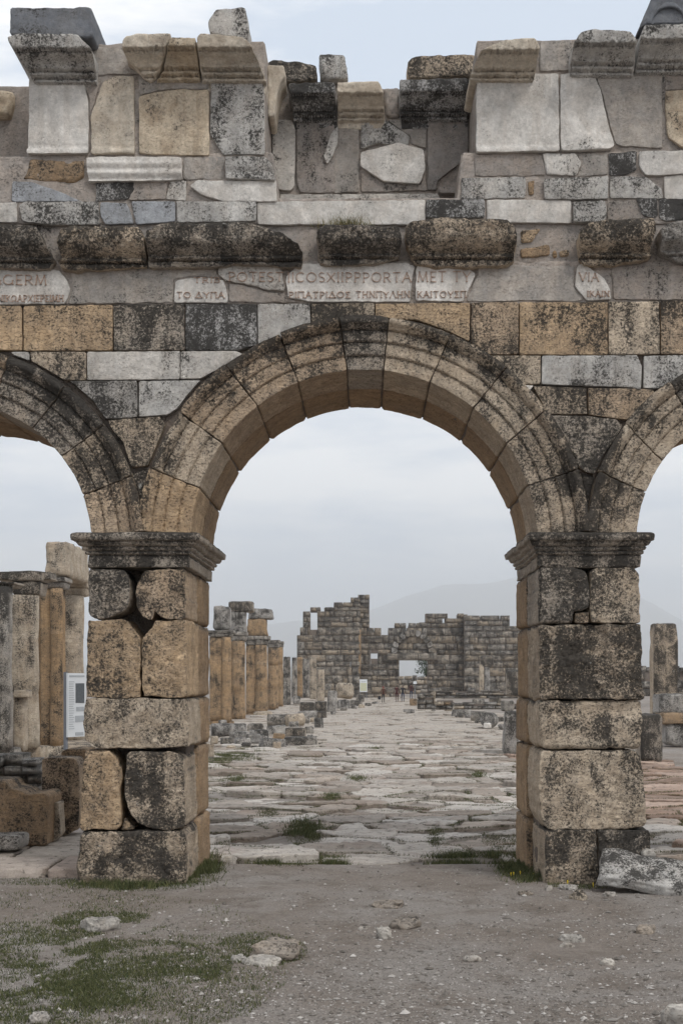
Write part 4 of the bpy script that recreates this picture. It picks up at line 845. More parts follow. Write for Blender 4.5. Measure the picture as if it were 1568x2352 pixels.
# through the left arch: tall columns of the latrine front, on a plinth
ZP = .55
pl = block_at('stone_plinth', 'long low stone plinth under the columns seen through the left arch', 'plinth', 'c7', -260, 1540, 610, 1640, 31.5, 'Cw', 3.4, n=10)
pier_column('column', 'grey weathered column at the left edge of the picture', -70, -60, 114, 405, 1560, 440, 28.3, 'Cg', dep=.6, crop='c7', capst='Tk')
pier_column('column', 'double column with half round shaft behind the small pedestal, left arch', 116, 172, 298, 330, 1550, 500, 29.8, 'Cw', dep=.6, crop='c7', capst='Tk')
pier_column('column', 'thin brown shaft between the double column and the tallest one', 250, 268, 330, 420, 1545, 480, 33.4, 'C', dep=.5, crop='c7')
pier_column('column', 'fluted square column carrying the high frieze block, left arch', 300, 440, 462, 370, 1550, 450, 32.2, 'C', dep=.6, crop='c7')
pier_column('column', 'pale round column nearest the left pier, seen through left arch', 462, 500, 606, 400, 1530, 500, 35, 'Cw', dep=.6, crop='c7', capst='Cw')
eb = block_at('entablature_block', 'high carved block lying across the tallest column, left arch', 'block', 'c7', 306, 108, 474, 352, 32.0, 'Cw', 2.6, n=9)
block_at('entablature_block', 'flat dark slab bridging the two columns at the left edge', 'block', 'c7', -60, 322, 350, 372, 29.6, 'Tk', .8)
block_at('pedestal', 'small pale pedestal with moulded top before the columns, left arch', 'pedestal', 'c7', 92, 1190, 166, 1570, 28.6, 'Cw', .4)
block_at('moulded_block', 'moulded stone lying on the small pale pedestal', 'block', 'c7', 84, 1150, 192, 1196, 28.5, 'Cw', .5)
# colonnade beyond the gate
for a in [('column', 'broad ochre square pier with half column, first beyond the left pier', 50, 215, 266, 545, 1440, 612, 66, 'C'), ('column', 'ochre double column under the mushroom shaped crown block', 256, 335, 402, 560, 1410, 650, 78, 'C'),
          ('column', 'brown double column under the widest overhanging crown', 404, 520, 616, 600, 1372, 690, 90, 'C'), ('column', 'paired ochre columns without entablature block', 616, 664, 724, 640, 1335, 716, 104, 'C'),
          ('column', 'slim brown column just left of the grey broken shafts', 726, 738, 768, 652, 1320, 712, 116, 'C')]: pier_column(*a)
block_at('entablature_block', 'square dark grey block on the first ochre pier', 'block', 'c11', 74, 305, 246, 532, 66, 'Tg', 1.0)
block_at('entablature_block', 'grey frieze block on the second ochre double column', 'block', 'c11', 246, 350, 402, 566, 78, 'Tg', 1.0)
block_at('crown_block', 'mushroom shaped dark crown block, highest in the colonnade', 'block', 'c11', 220, 256, 468, 356, 78, 'Tk', 1.5)
block_at('entablature_block', 'ochre frieze block with carved drops on the third column', 'block', 'c11', 410, 420, 606, 606, 90, 'C', 1.2)
block_at('crown_block', 'overhanging grey crown block on the third column', 'block', 'c11', 418, 332, 662, 428, 90, 'Tg', 1.6)
for i, (x0, x1, yt, yb, st, lb) in enumerate([(764, 838, 804, 1270, 'Cg', 'grey broken shaft with ragged top, first of the weathered group'), (846, 900, 806, 1200, 'Cg', 'grey broken shaft left of the orange stained one'), (900, 952, 806, 1195, 'C', 'broken shaft with orange stain on its lower half'),
      (956, 1022, 818, 1200, 'Cg', 'pale grey broken shaft right of the orange stained one'), (1026, 1088, 812, 1215, 'Cw', 'whitish broken shaft, last tall one of the group'), (1094, 1170, 925, 1240, 'Cw', 'short whitish shaft below the far tower corner')]):
    block_at('broken_column', lb, 'column', 'c11', x0, yt, x1, yb, 118+i*4, st, .9, n=8, shape='drum' if i % 2 else 'box', rough=.06)
# rubble along the left side
for x0, y0, x1, y1, st, nm, lb, kw in [
 (50, 1452, 392, 1585, 'Tg', 'fallen_column', 'long grey fallen column shaft lying at the foot of the first pier', dict(shape='lying', rz=.25)), (240, 1542, 420, 1642, 'Tg', 'fallen_block', 'moulded grey slab leaning under the fallen column shaft', {}),
 (402, 1562, 566, 1646, 'Tg', 'fallen_block', 'pale edged block right of the leaning moulded slab', {}), (430, 1522, 614, 1598, 'Tg', 'fallen_block', 'flat slab with bright top edge above the pale edged block', {}),
 (280, 1602, 440, 1668, 'Tg', 'fallen_block', 'small slanting grey stone in front of the leaning slab', dict(rz=.3)), (530, 1610, 772, 1692, 'Tg', 'fallen_block', 'long low block at the grassy front of the rubble', {}),
 (766, 1592, 1092, 1672, 'Cg', 'fallen_block', 'longest low slab at the edge of the paving', {}), (786, 1502, 982, 1596, 'Tk', 'fallen_block', 'dark block standing on the longest low slab', dict(d=F*CZ/(1320.6+1640/4.267-HY))),
 (600, 1482, 792, 1562, 'Tg', 'fallen_block', 'grey block behind the small orange stone', {}), (660, 1558, 780, 1608, 'C', 'fallen_block', 'small orange stone among the grey rubble', {}),
 (606, 1362, 800, 1482, 'Cg', 'fallen_column', 'rough left half of the fallen drum behind the rubble', dict(shape='lying')), (796, 1356, 966, 1484, 'Cw', 'fallen_column', 'fallen drum with pale round end', dict(shape='lying')),
 (1066, 1396, 1162, 1498, 'Tg', 'column_drum', 'short upright drum at the edge of the paving', dict(shape='drum')), (912, 1336, 1102, 1396, 'Tg', 'fallen_block', 'flat slab behind the short upright drum', {}),
 (966, 1382, 1022, 1452, 'Cg', 'fallen_block', 'narrow stone left of the short upright drum', {}), (1190, 1132, 1286, 1346, 'Tg', 'column_stub', 'grey standing column stub beside the street', dict(shape='drum')),
 (1072, 1242, 1190, 1342, 'Tk', 'fallen_block', 'dark block left of the standing column stub', {}), (1296, 1226, 1412, 1318, 'Tg', 'fallen_block', 'pale sided block right of the standing column stub', {}),
 (1416, 1232, 1532, 1292, 'Cg', 'fallen_block', 'low block farthest along the left kerb', {}), (860, 1190, 932, 1262, 'Tg', 'fallen_block', 'squat block before the orange stained shaft', dict(d=100)),
 (1286, 1062, 1442, 1204, 'Cw', 'fallen_block', 'big round whitish boulder below the far tower', dict(d=128, rough=.12)), (410, 1462, 572, 1534, 'Cg', 'fallen_block', 'rough mound of stone behind the flat bright slab', {}),
 (130, 1424, 206, 1482, 'Tg', 'fallen_block', 'pointed stone against the first ochre pier', dict(rz=.5)), (48, 1582, 126, 1652, 'Cw', 'fallen_block', 'white stone beside the left pier', {}),
 (1172, 1068, 1232, 1132, 'Cg', 'fallen_block', 'hollow looking block right of the whitish shafts', dict(d=122)), (930, 1250, 1066, 1338, 'Tk', 'fallen_block', 'dark jumbled block behind the flat slab', dict(d=88)),
 (470, 1340, 660, 1430, 'Cw', 'fallen_block', 'pale base stones at the foot of the third column', dict(d=84)), (500, 1580, 600, 1640, 'Tg', 'fallen_block', 'tilted grey stone between pale edged block and orange stone', dict(rz=.7)), (980, 1490, 1060, 1560, 'Cg', 'fallen_block', 'small grey stone left of the short upright drum, nearer the paving', dict(rz=.4)), (660, 1640, 740, 1700, 'Cw', 'fallen_block', 'little pale stone in the grass before the longest slab', dict(rz=.2)), (150, 1600, 250, 1660, 'Cg', 'fallen_block', 'rough stone between white stone and slanting stone', dict(rz=.5)), (820, 1440, 920, 1500, 'Cg', 'fallen_block', 'rough stone below the pale ended drum', dict(rz=.3)), (1100, 1340, 1190, 1400, 'Tk', 'fallen_block', 'dark stone between short drum and standing stub', dict(rz=.3)), (1480, 1180, 1560, 1236, 'Cg', 'fallen_block', 'small grey block below the far information board', dict(d=120)), (30, 1660, 84, 1770, 'Cw', 'fallen_block', 'small pale stone half hidden by the left pier', dict(d=38))]:
    block_at(nm, lb, 'stone block' if nm == 'fallen_block' else 'column', 'c11', x0, y0, x1, y1, kw.get('d'), st, None, kw.get('rz', random.uniform(-.45, .45)), 'fallen stones along the street', 8, None, kw.get('rough'), kw.get('shape', 'box'), random.uniform(-.07, .07))
# right side of the street
for x0, y0, x1, y1, st, nm, cat, lb, kw in [
 (1290, 545, 1322, 745, 'Cw', 'broken_column', 'column', 'pale thin post left of the two right hand shafts', dict(d=118)), (1322, 560, 1362, 745, 'Tg', 'broken_column', 'column', 'grey post carrying a capital right of the street', dict(d=118)),
 (1296, 482, 1392, 562, 'Tk', 'column_capital', 'block', 'dark capital block on top of the grey post', dict(d=118)), (1474, 582, 1600, 760, 'Tk', 'broken_column', 'column', 'dark rounded post beside the right pier', dict(d=90)),
 (1102, 850, 1246, 896, 'Tg', 'fallen_block', 'stone block', 'flat grey block on the right kerb before the fallen drums', {}), (1234, 858, 1340, 930, 'Cg', 'fallen_column', 'column', 'fallen drum, the rear one of the pair on the right', dict(shape='lying')),
 (1310, 866, 1412, 972, 'Tg', 'fallen_column', 'column', 'fallen drum with round hollow end on the right kerb', dict(shape='lying', rz=1.2)), (1318, 944, 1372, 976, 'M', 'fallen_block', 'stone block', 'small white stone before the hollow drum', {}),
 (772, 850, 850, 872, 'Tg', 'fallen_block', 'stone block', 'flat stone lying in the middle of the street', {}), (816, 778, 866, 826, 'Tb', 'fallen_block', 'stone block', 'brown block left of the low ruined wall', {}),
 (1360, 770, 1440, 830, 'Tk', 'fallen_block', 'stone block', 'dark square block behind the right hand drums', dict(d=85)), (1240, 780, 1330, 826, 'Cg', 'fallen_block', 'stone block', 'grey block in the rubble right of the low wall', dict(d=98)),
 (1440, 790, 1530, 860, 'Cg', 'fallen_block', 'stone block', 'grey rubble block close to the right pier', dict(d=72)), (1560, 850, 1700, 960, 'Tg', 'fallen_block', 'stone block', 'block hidden mostly behind the right pier', dict(d=60))]:
    block_at(nm, lb, cat, 'c12', x0, y0, x1, y1, kw.get('d'), st, None, kw.get('rz', 0), 'ruins right of the street', 7, None, None, kw.get('shape', 'box'))
def low_wall(label, x0, x1, y0, y1, d, styles, rows, crop='c12', wr=(.5, 1.5)):
    a, t = cv(crop, x0, y0); b, bo = cv(crop, x1, y1); s = d/F; X0, X1, Z1, Z0 = (a-CX)*s, (b-CX)*s, CZ+(HY-t)*s, max(-.05, CZ+(HY-bo)*s)
    o = thing('ruined_wall', label, 'wall', ((X0+X1)/2, d-CD, Z0)); h = (Z1-Z0)/rows; co = obj('wall_core', boxes_mesh('wall_core', [((X0-X1)/2+.1, (X1-X0)/2-.1, .1, .7, 0, (Z1-Z0)*.75)]), STONE, o, st='K')
    for r in range(rows):
        x = X0
        while x < X1-.1:
            wd = random.uniform(*wr); xe = min(X1, x+wd)
            if r < rows-1 or random.random() < .7:
                q = obj('stone_block', random.choice(UB), None, o, ((x+xe)/2-(X0+X1)/2, random.uniform(.25, .45), r*h)); q.scale = (xe-x-.03, random.uniform(.7, .9), h*random.uniform(.8, 1.08) if r < rows-1 else h*random.uniform(.4, 1.5)); q.rotation_euler = (0, 0, random.uniform(-.08, .08)); style(q, random.choice(styles))
            x = xe
low_wall('low wall of pale squared stones right of the walking people', 866, 992, 742, 850, 86, ['Tg', 'Cw', 'Cg'], 3, wr=(.4, .9)); low_wall('low ochre rubble wall beside the street on the right', 992, 1122, 768, 852, 84, ['Cw', 'C', 'Cg'], 3, wr=(.35, .8))
low_wall('long grey ruined wall line before the right hand fortress tower', 880, 1560, 712, 775, 112, ['Cg', 'Cw', 'Cg', 'Tg'], 3, wr=(.45, 1.1)); low_wall('broken grey wall line behind the fallen drums', 1120, 1560, 800, 850, 78, ['Cw', 'Cg', 'Tg'], 2, wr=(.4, .9))
low_wall('distant low rubble wall seen through the far gate opening', 700, 1000, 614, 745, 190, ['Cg', 'Cw'], 4)
for lb, (x, y, w_, h_, st) in zip(['grey rubble stone on the paving edge below the flat kerb block', 'second rubble stone below the flat kerb block, nearer the drums', 'pale rubble stone before the low ochre wall', 'rubble stone just left of the pair of fallen drums', 'nearest grey rubble stone beside the short square post', 'rubble stone between hollow drum and short post', 'tiny grey stone at the foot of the low ochre wall', 'dark rubble stone behind the short square post', 'flat grey pebble like stone right of the mid street stone', 'pale rubble stone left of the flat kerb block', 'small stone right of the hollow ended drum', 'pale stone half hidden by the right pier edge'], [(1130, 905, 60, 26, 'Cg'), (1196, 912, 52, 30, 'Tg'), (1060, 862, 50, 24, 'Cw'), (1262, 938, 50, 30, 'Cg'), (1420, 985, 64, 40, 'Tg'), (1400, 930, 54, 34, 'Cg'), (1040, 845, 40, 20, 'Tg'), (1480, 900, 60, 40, 'Tk'), (960, 862, 34, 16, 'Cg'), (1170, 872, 48, 28, 'Cw'), (1345, 905, 44, 26, 'Tg'), (1500, 960, 60, 36, 'Cw')]):
    block_at('rubble_stone', lb, 'stone', 'c12', x, y-h_, x+w_, y, None, st, None, random.uniform(-.6, .6), 'rubble stones on the right road edge', 7, None, None, 'rock')
for lb, (x, y, w_, h_, st) in zip(['rubble stone at the right foot of the standing column stub', 'grey stone in front of the pale sided kerb block', 'pale stone in front of the farthest low kerb block', 'grey stone below the far information board, kerb side', 'rubble stone just left of the standing column stub base', 'farthest tiny stone of the left kerb line', 'pale stone behind the short upright drum', 'rubble stone between dark block and fallen drum', 'rough grey stone in the grass before the slanting stone', 'stone in the grass left of the long low block', 'pale stone in the verge near the left pier', 'grey stone at the right end of the dark standing block', 'small stone beyond the right end of the longest low slab'], [(1330, 1330, 60, 40, 'Cg'), (1420, 1315, 70, 40, 'Tg'), (1500, 1300, 60, 36, 'Cw'), (1560, 1285, 60, 34, 'Cg'), (1230, 1372, 60, 40, 'Tg'), (1640, 1268, 60, 30, 'Tg'), (1030, 1440, 60, 44, 'Cw'), (860, 1500, 60, 40, 'Tg'), (350, 1680, 90, 46, 'Cg'), (450, 1700, 70, 34, 'Tg'), (200, 1700, 80, 40, 'Cw'), (1000, 1590, 60, 30, 'Tg'), (1110, 1660, 50, 26, 'Cg')]):
    block_at('rubble_stone', lb, 'stone', 'c11', x, y-h_, x+w_, y, None, st, None, random.uniform(-.6, .6), 'rubble stones on the left road edge', 7, None, None, 'rock')
block_at('stone_post', 'short square stone post standing beside the inner edge of right pier', 'post', 'c10', 218, 92, 336, 412, None, 'Tg', .6, n=8)
# through the right arch
block_at('broken_column', 'tall lichen covered square column seen through the right arch', 'column', 'c9', 1346, 744, 1536, 1560, 50, 'Tl', .9, n=10, rough=.04)
block_at('fallen_block', 'grey block at the foot of the tall right hand column', 'stone block', 'c9', 1388, 1280, 1640, 1420, 47, 'Tg', 1.2); block_at('fallen_block', 'brown block under the grey one, right arch', 'stone block', 'c9', 1400, 1420, 1640, 1500, 46.5, 'Tb', 1.2)
block_at('fallen_block', 'upright dark block right beside the right pier', 'stone block', 'c10', 1268, 112, 1436, 462, None, 'Tk', 1.4, n=8, rz=-.12); block_at('fallen_block', 'dark block at right frame edge behind the upright one', 'stone block', 'c10', 1442, 162, 1640, 340, None, 'Tg', 1.0, n=8)
low_wall('far low wall strip between right pier and the tall column', 2300, 2700, 540, 760, 120, ['Tk', 'Cg'], 4)
for i, (x0, y0, x1, y1, st) in enumerate([(1285, 500, 1568, 600, 'Tb'), (1290, 610, 1560, 660, 'Tb'), (1300, 820, 1540, 860, 'T')]):
    pass

# ================================================================== LEFT OF THE PIER
pav = obj('pavement', mkmesh('pavement', np.array([(-9, .5, .02), (xpx(206), .5, .02), (xpx(206), 12, .02), (-9, 12, .02)]), np.array([(0, 1, 2, 3)])), GROUND)
tag(pav, 'raised stone pavement left of the gate pier', None, kind='structure')
def floor_slab(P, zt, dep, tint, par, name='paving_slab', **kw):
    P = np.array(P); c = P.mean(0); SEED[0] += 1; k = dict(res=.06, rough=.012, rnd=.03, wob=.02, corner=.05, seed=SEED[0], side=.06, freq=3.5); k.update(kw)
    V, T = slab_mesh(P-c, dep, **k); o = obj(name, mkmesh(name, V, T), PAVING, par, (c[0], c[1], zt)); o['tint'] = list(tint); return o
for a, b, y0, y1, t in [(-6.6, -5.0, .35, 1.5, (.34, .29, .25)), (-4.97, -3.72, .38, 1.45, (.36, .31, .27)), (-3.68, -3.10, .42, 1.5, (.33, .27, .23)), (-6.4, -4.4, 1.54, 2.6, (.36, .32, .28)), (-4.36, -3.1, 1.54, 2.5, (.34, .30, .26)),
                        (-6.8, -5.2, 2.65, 4.2, (.33, .29, .26)), (-5.15, -3.6, 2.6, 4.0, (.35, .31, .27)), (-7, -5, 4.3, 6, (.33, .29, .26)), (-4.9, -3.4, 4.1, 6, (.33, .29, .26))]:
    floor_slab([(a, y0), (b, y0+random.uniform(-.05, .05)), (b, y1), (a, y1)], .105, .12, t, pav)
def free_slab(name, label, cat, crop, s, st, yf, depth, **kw):
    o = wall_stone(name, None, crop, s, st, yf=yf, depth=depth, cap=True, **kw); return tag(o, label, cat)
free_slab('carved_block', 'large dark carved block with broken wavy top at left edge', 'stone block', 'c8', '-200,352 30,350 60,402 130,418 165,442 280,430 302,452 292,762 -200,770', 'Tb', 2.5, .8, rough=.02, rnd=.03, corner=.03)
free_slab('upright_slab', 'upright weathered slab left of the gate pier', 'stone slab', 'c8', '262,215 330,207 470,207 494,262 500,400 490,640 432,692 300,700 255,500', 'T', 3.6, .5, rough=.02, rnd=.025, corner=.03)
free_slab('upright_slab', 'narrow pale upright slab beside the large carved block', 'stone slab', 'c8', '312,497 368,482 380,690 318,750', 'Cw', 2.9, .3, rough=.01, rnd=.02, corner=.02)
free_slab('fallen_block', 'brown block wedged behind the left edge of the pier', 'stone block', 'c8', '378,168 430,150 540,150 540,262 500,262 490,212 382,205', 'Tb', 4.6, .7, rough=.02, rnd=.03, corner=.03)
free_slab('fallen_block', 'low step stone at the foot of the large carved block', 'stone block', 'c8', '-150,705 110,698 124,720 118,790 -150,795', 'Tg', 1.75, .5, rough=.015, rnd=.03, corner=.03)
low_wall('dark rubble wall of small blocks behind the carved block', -200, 262, 205, 470, 22.5, ['Tk', 'Tg', 'T', 'Cg'], 5, 'c8', wr=(.16, .38))

# ================================================================== FALLEN SLAB AND LOOSE STONES IN FRONT
fs = obj('fallen_slab', rough_box_mesh('fallen_slab', .92, .58, .16, 14, .03, .035, 71, 5.0), STONE, None, (3.02, -.40, .10), st='Mg'); fs.rotation_euler = (R(24), R(9), R(-9))
tag(fs, 'tilted whitish marble slab lying against the right pier', 'stone slab')
free_slab('loose_stone', 'small rounded stone lying on the tilted slab', 'stone', 'c10', '1250,1172 1298,1120 1345,1140 1384,1182 1340,1196 1280,1196', 'L', -.1, .2, rough=.02, rnd=.03, corner=.04)
for x0, y0, x1, y1, st, lb in [(186, 2104, 262, 2140, 'L', 'flat grey stone in the grass nearest the left pier'), (530, 2188, 572, 2212, 'L', 'pale stone at the left end of the stone cluster'), (562, 2192, 642, 2222, 'L', 'broad pale stone before the dark lump'),
  (572, 2156, 692, 2206, 'Lb', 'dark brown lump of rock in the grassy patch'), (852, 2066, 922, 2086, 'Lb', 'low brown stone in the gravel, farthest from camera'), (896, 2104, 966, 2132, 'Lb', 'knobbly brown stone right of the centre pair'),
  (858, 2124, 902, 2154, 'L', 'round pale stone in the middle of the gravel'), (824, 2122, 842, 2134, 'L', 'tiny pale stone left of the round one'), (1466, 2118, 1506, 2146, 'Lb', 'dark rounded stone at the right edge of the gravel'),
  (1290, 2142, 1342, 2166, 'L', 'flat pale stone in the gravel below the right pier'), (1288, 2160, 1318, 2178, 'L', 'small stone touching the flat pale one'), (1384, 2196, 1410, 2212, 'L', 'small white stone alone on the right gravel'),
  (1536, 2306, 1620, 2362, 'L', 'big pale stone cut by the lower right corner'), (1070, 2190, 1104, 2206, 'L', 'small pale chips right of the centre'), (1313, 2040, 1352, 2066, 'Cw', 'ochre stone in front of the right pier'),
  (1280, 2028, 1322, 2044, 'L', 'grey stone at the foot of right pier'), (1252, 2028, 1270, 2046, 'L', 'small grey stone at the right pier corner'), (1190, 2042, 1222, 2056, 'Lb', 'flat reddish stone left of the right pier corner'), (1388, 2044, 1414, 2056, 'L', 'small pale stone under the tilted slab'),
  (505, 1960, 540, 1982, 'L', 'pale stone in the grass at the inner corner of left pier'), (60, 2320, 110, 2345, 'L', 'pale flat stone in the grass at lower left')]:
    block_at('loose_stone', lb, 'stone', 'D', x0, y0, x1, y1, None, st, None, random.uniform(-.5, .5), 'loose stones on the gravel', 8, None, None, 'rock')

# ================================================================== PLANTS AND PEBBLES
def blades(name, P, h, wdt, mat, seed=0):
    r = np.random.default_rng(seed); n = len(P); a = r.uniform(0, 2*np.pi, n); hh = h*r.uniform(.5, 1.3, n); lean = r.normal(0, .45, (n, 2))*hh[:, None]
    dx = np.stack([np.cos(a), np.sin(a), np.zeros(n)], 1)*(wdt*r.uniform(.6, 1.3, n))[:, None]
    tip = P+np.column_stack([lean, hh]); V = np.stack([P-dx/2, P+dx/2, tip], 1).reshape(-1, 3); return obj(name, mkmesh(name, V, np.arange(3*n).reshape(-1, 3), False), mat)
def nmask(x, y, f, thr, s): return fbm(n3(x*f, y*f, 0.0), 3, s) > thr
gp = []
for cx, cy, rx, ry, n, thr in [(300, 2032, 150, 12, 5000, -.25), (468, 1990, 46, 34, 3800, -.3), (90, 2026, 110, 8, 1500, -.1), (395, 2022, 60, 14, 1800, -.3), (80, 2170, 170, 50, 15000, -.2), (250, 2118, 130, 26, 8000, -.1),
    (300, 2215, 230, 60, 20000, -.18), (110, 2290, 230, 75, 24000, -.22), (600, 2180, 105, 38, 4500, -.15), (430, 2190, 120, 50, 3500, .05), (380, 2290, 220, 60, 4500, .0), (180, 2070, 200, 30, 3000, .05), (300, 2210, 360, 150, 14000, -.05),
    (1190, 1988, 50, 30, 2800, -.2), (1330, 2026, 75, 16, 2600, -.2), (1210, 2016, 40, 14, 1200, -.1), (650, 1976, 75, 13, 2600, -.4), (765, 1972, 45, 8, 1000, -.3), (1060, 1966, 80, 14, 2600, -.4), (1150, 1960, 40, 12, 900, -.2),
    (700, 1908, 50, 34, 5200, -.35), (615, 1868, 28, 10, 1200, -.3), (1000, 1922, 20, 28, 1500, -.3), (1150, 1932, 44, 16, 1400, -.2), (530, 1738, 58, 13, 4200, -.3), (620, 1700, 40, 8, 900, -.1), (170, 1912, 30, 14, 900, -.3), (130, 1938, 60, 8, 700, -.2)]:
    q = RNG.normal(0, .48, (n, 2)) if thr < -.2 else RNG.uniform(-1, 1, (n, 2)); q = q[(q**2).sum(1) < 1.1]
    px, py = cx+q[:, 0]*rx, cy+q[:, 1]*ry; d = F*CZ/(py-HY); x, y = (px-CX)*d/F, d-CD; m = fbm(n3(x*2.2, y*2.2, 0.0), 4, 31, .7)+RNG.normal(0, .26, len(x)) > thr+.08
    dist = np.abs((px-70)*(2095-2205)-(py-2205)*(420-70))/math.hypot(350, 110); jt = fbm(n3(x*4, y*4, 5.0), 3, 8)*22+RNG.normal(0, 3, len(x)); m &= ~((dist < 9+jt) & (px > 60+jt*3) & (px < 415+jt*4))
    dist2 = np.abs(px*(2212-2268)-(py-2268)*170)/math.hypot(170, 56); m &= ~((dist2 < 8+jt) & (px < 180+jt*4))
    z = np.where(y > 2.1, .0, ground_z(x, y)); gp.append(np.column_stack([x, y, z])[m])
for c, P in near:                                             # tufts in the joints of the street
    if fbm(np.array([[c[0]*.35, c[1]*.22, 3.0]]), 2, 14)[0] > -.2:
        for i in range(len(P)):
            if random.random() < .45: continue
            p, q = P[i], P[(i+1) % len(P)]; l = np.hypot(*(q-p)); n = int(l*random.uniform(60, 220)*(1 if c[1] < 20 else .8)); t = RNG.uniform(0, 1, n)[:, None]
            xy = p+(q-p)*t+RNG.normal(0, .035, (n, 2)); gp.append(np.column_stack([xy, np.full(n, -.015)]))
gs = np.vstack(gp); tag(blades('grass', gs, .026, .0075, GRASS, 3), 'short green grass in patches on the gravel and between paving slabs', None, kind='stuff')
tp = []
for cx, cy, rx, ry, n in [(468, 1992, 42, 30, 2600), (440, 2012, 30, 14, 1200), (300, 2034, 130, 7, 1500), (1190, 1990, 44, 26, 2200), (1215, 2014, 30, 12, 900), (1335, 2026, 60, 12, 1500), (640, 1978, 60, 7, 1500), (765, 1976, 36, 5, 600), (1050, 1972, 66, 8, 1500), (1130, 1968, 26, 8, 500), (700, 1908, 40, 26, 2600), (530, 1738, 55, 10, 3600), (500, 1752, 30, 8, 1200), (580, 1722, 40, 5, 1200), (860, 1720, 22, 5, 500), (820, 1790, 26, 8, 700), (760, 1830, 22, 8, 600), (540, 1790, 26, 8, 600), (1100, 1780, 20, 5, 400), (170, 1912, 22, 10, 500), (130, 1940, 50, 5, 400)]:
    q = RNG.normal(0, .5, (n, 2)); px, py = cx+q[:, 0]*rx, cy+q[:, 1]*ry; d = F*CZ/(py-HY); x, y = (px-CX)*d/F, d-CD; m = fbm(n3(x*3.2, y*3.2, 0.0), 3, 61) > -.2
    tp.append(np.column_stack([x, y, np.where(y > 2.1, -.01, ground_z(x, y))])[m])
tag(blades('grass_clumps', np.vstack(tp), .075, .010, GRASS, 8), 'taller dark green grass clumps at the pier feet and paving edge', None, kind='stuff')
n = 420; C3a = Wp(745, 514, -.1); C3b = Wp(842, 514, -.1); xx = RNG.normal((C3a[0]+C3b[0])/2, .13, n); tg = blades('dry_grass_tuft', np.column_stack([xx, RNG.uniform(-.16, .02, n), np.full(n, C3a[1]-.02)]), .13, .006, DRYGRASS, 5)
tag(tg, 'dry grass tuft growing on the cornice above the inscription', None, kind='stuff')
fp = []
for cx, cy, rx, ry, n in [(1200, 2000, 30, 18, 5), (1330, 2030, 60, 10, 5), (480, 1996, 40, 20, 2), (60, 2010, 50, 8, 1), (660, 1976, 60, 6, 1)]:
    for _ in range(n):
        px, py = cx+random.uniform(-rx, rx), cy+random.uniform(-ry, ry); x, y = Gp(px, py); z = .045; r = .008
        fp.append((np.array([(x+r*math.cos(t), y+r*math.sin(t), z) for t in np.linspace(0, 2*math.pi, 6, endpoint=False)]+[(x, y, z+.012), (x, y, z-.06)]), [(i, (i+1) % 6, 6) for i in range(6)]+[((i+1) % 6, i, 7) for i in range(6)]))
V, T = join_meshes(fp); tag(obj('yellow_flowers', mkmesh('yellow_flowers', V, T, False), FLOWER), 'tiny yellow flowers in the grass at the pier feet', None, kind='stuff')
# pebbles: one joined mesh of worn chips
n = 34000; px, py = RNG.uniform(-60, 1640, n), 1985+380*RNG.uniform(0, 1, n)**.8; d = F*CZ/(py-HY); x, y = (px-CX)*d/F, d-CD
keep = (y < 2.0) & ~((np.abs(px-320) < 130) & (py < 2035)) & ~((px > 1235) & (px < 1475) & (py < 2030)) & (fbm(n3(x*1.1, y*1.1, 0.), 3, 51) > -.35); x, y = x[keep], y[keep]; n = len(x)
r = .0048*np.exp(RNG.normal(0, .6, n)); r = np.clip(r, .003, .03)
octa = np.array([(1, 0, 0), (0, 1, 0), (-1, 0, 0), (0, -1, 0), (0, 0, 1), (0, 0, -1)], float); of = np.array([(0, 1, 4), (1, 2, 4), (2, 3, 4), (3, 0, 4), (1, 0, 5), (2, 1, 5), (3, 2, 5), (0, 3, 5)])
an = RNG.uniform(0, 6.3, n); sc = np.stack([r*RNG.uniform(.8, 1.7, n), r*RNG.uniform(.7, 1.2, n), r*RNG.uniform(.4, .9, n)], 1); V = octa[None]*sc[:, None]*(1+RNG.uniform(-.25, .25, (n, 6, 1)))
ca, sa = np.cos(an)[:, None], np.sin(an)[:, None]; V = np.stack([V[..., 0]*ca-V[..., 1]*sa, V[..., 0]*sa+V[..., 1]*ca, V[..., 2]], -1)+np.stack([x, y, ground_z(x, y)+r*.2], 1)[:, None]
tag(obj('pebbles', mkmesh('pebbles', V.reshape(-1, 3), (of[None]+6*np.arange(n)[:, None, None]).reshape(-1, 3), False), PEBBLE), 'small pale pebbles scattered over the gravel', None, kind='stuff')

# ================================================================== TREE, SIGNS, PEOPLE
def tree(label, x, y, H, W):
    o = thing('pine_tree', label, 'tree', (x, y, 0)); r = np.random.default_rng(4)
    obj('trunk', lathe_mesh('trunk', [(.22, 0), (.17, H*.3), (.11, H*.6), (.04, H*.95)], 9, .02, 3), simple_mat('bark', (.06, .045, .035)), o)
    P = []
    for i in range(34):
        h = r.uniform(.35, 1); rad = W/2*(1-.55*abs(h-.62)/.4)*r.uniform(.2, 1); a = r.uniform(0, 6.3); c = np.array([rad*math.cos(a), rad*math.sin(a), H*h]); k = 60
        P.append(c+r.normal(0, 1, (k, 3))*np.array([.32, .32, .2]))
    P = np.vstack(P); n = len(P); V = np.stack([P+r.normal(0, .09, (n, 3)) for _ in range(3)], 1).reshape(-1, 3); obj('crown', mkmesh('crown', V, np.arange(3*n).reshape(-1, 3), False), LEAF, o); return o
tx = (cv('c12', 928, 0)[0]-CX)*205/F; tree('dark pine tree seen through the far gate opening', tx, 190, 5.4, 3.8)
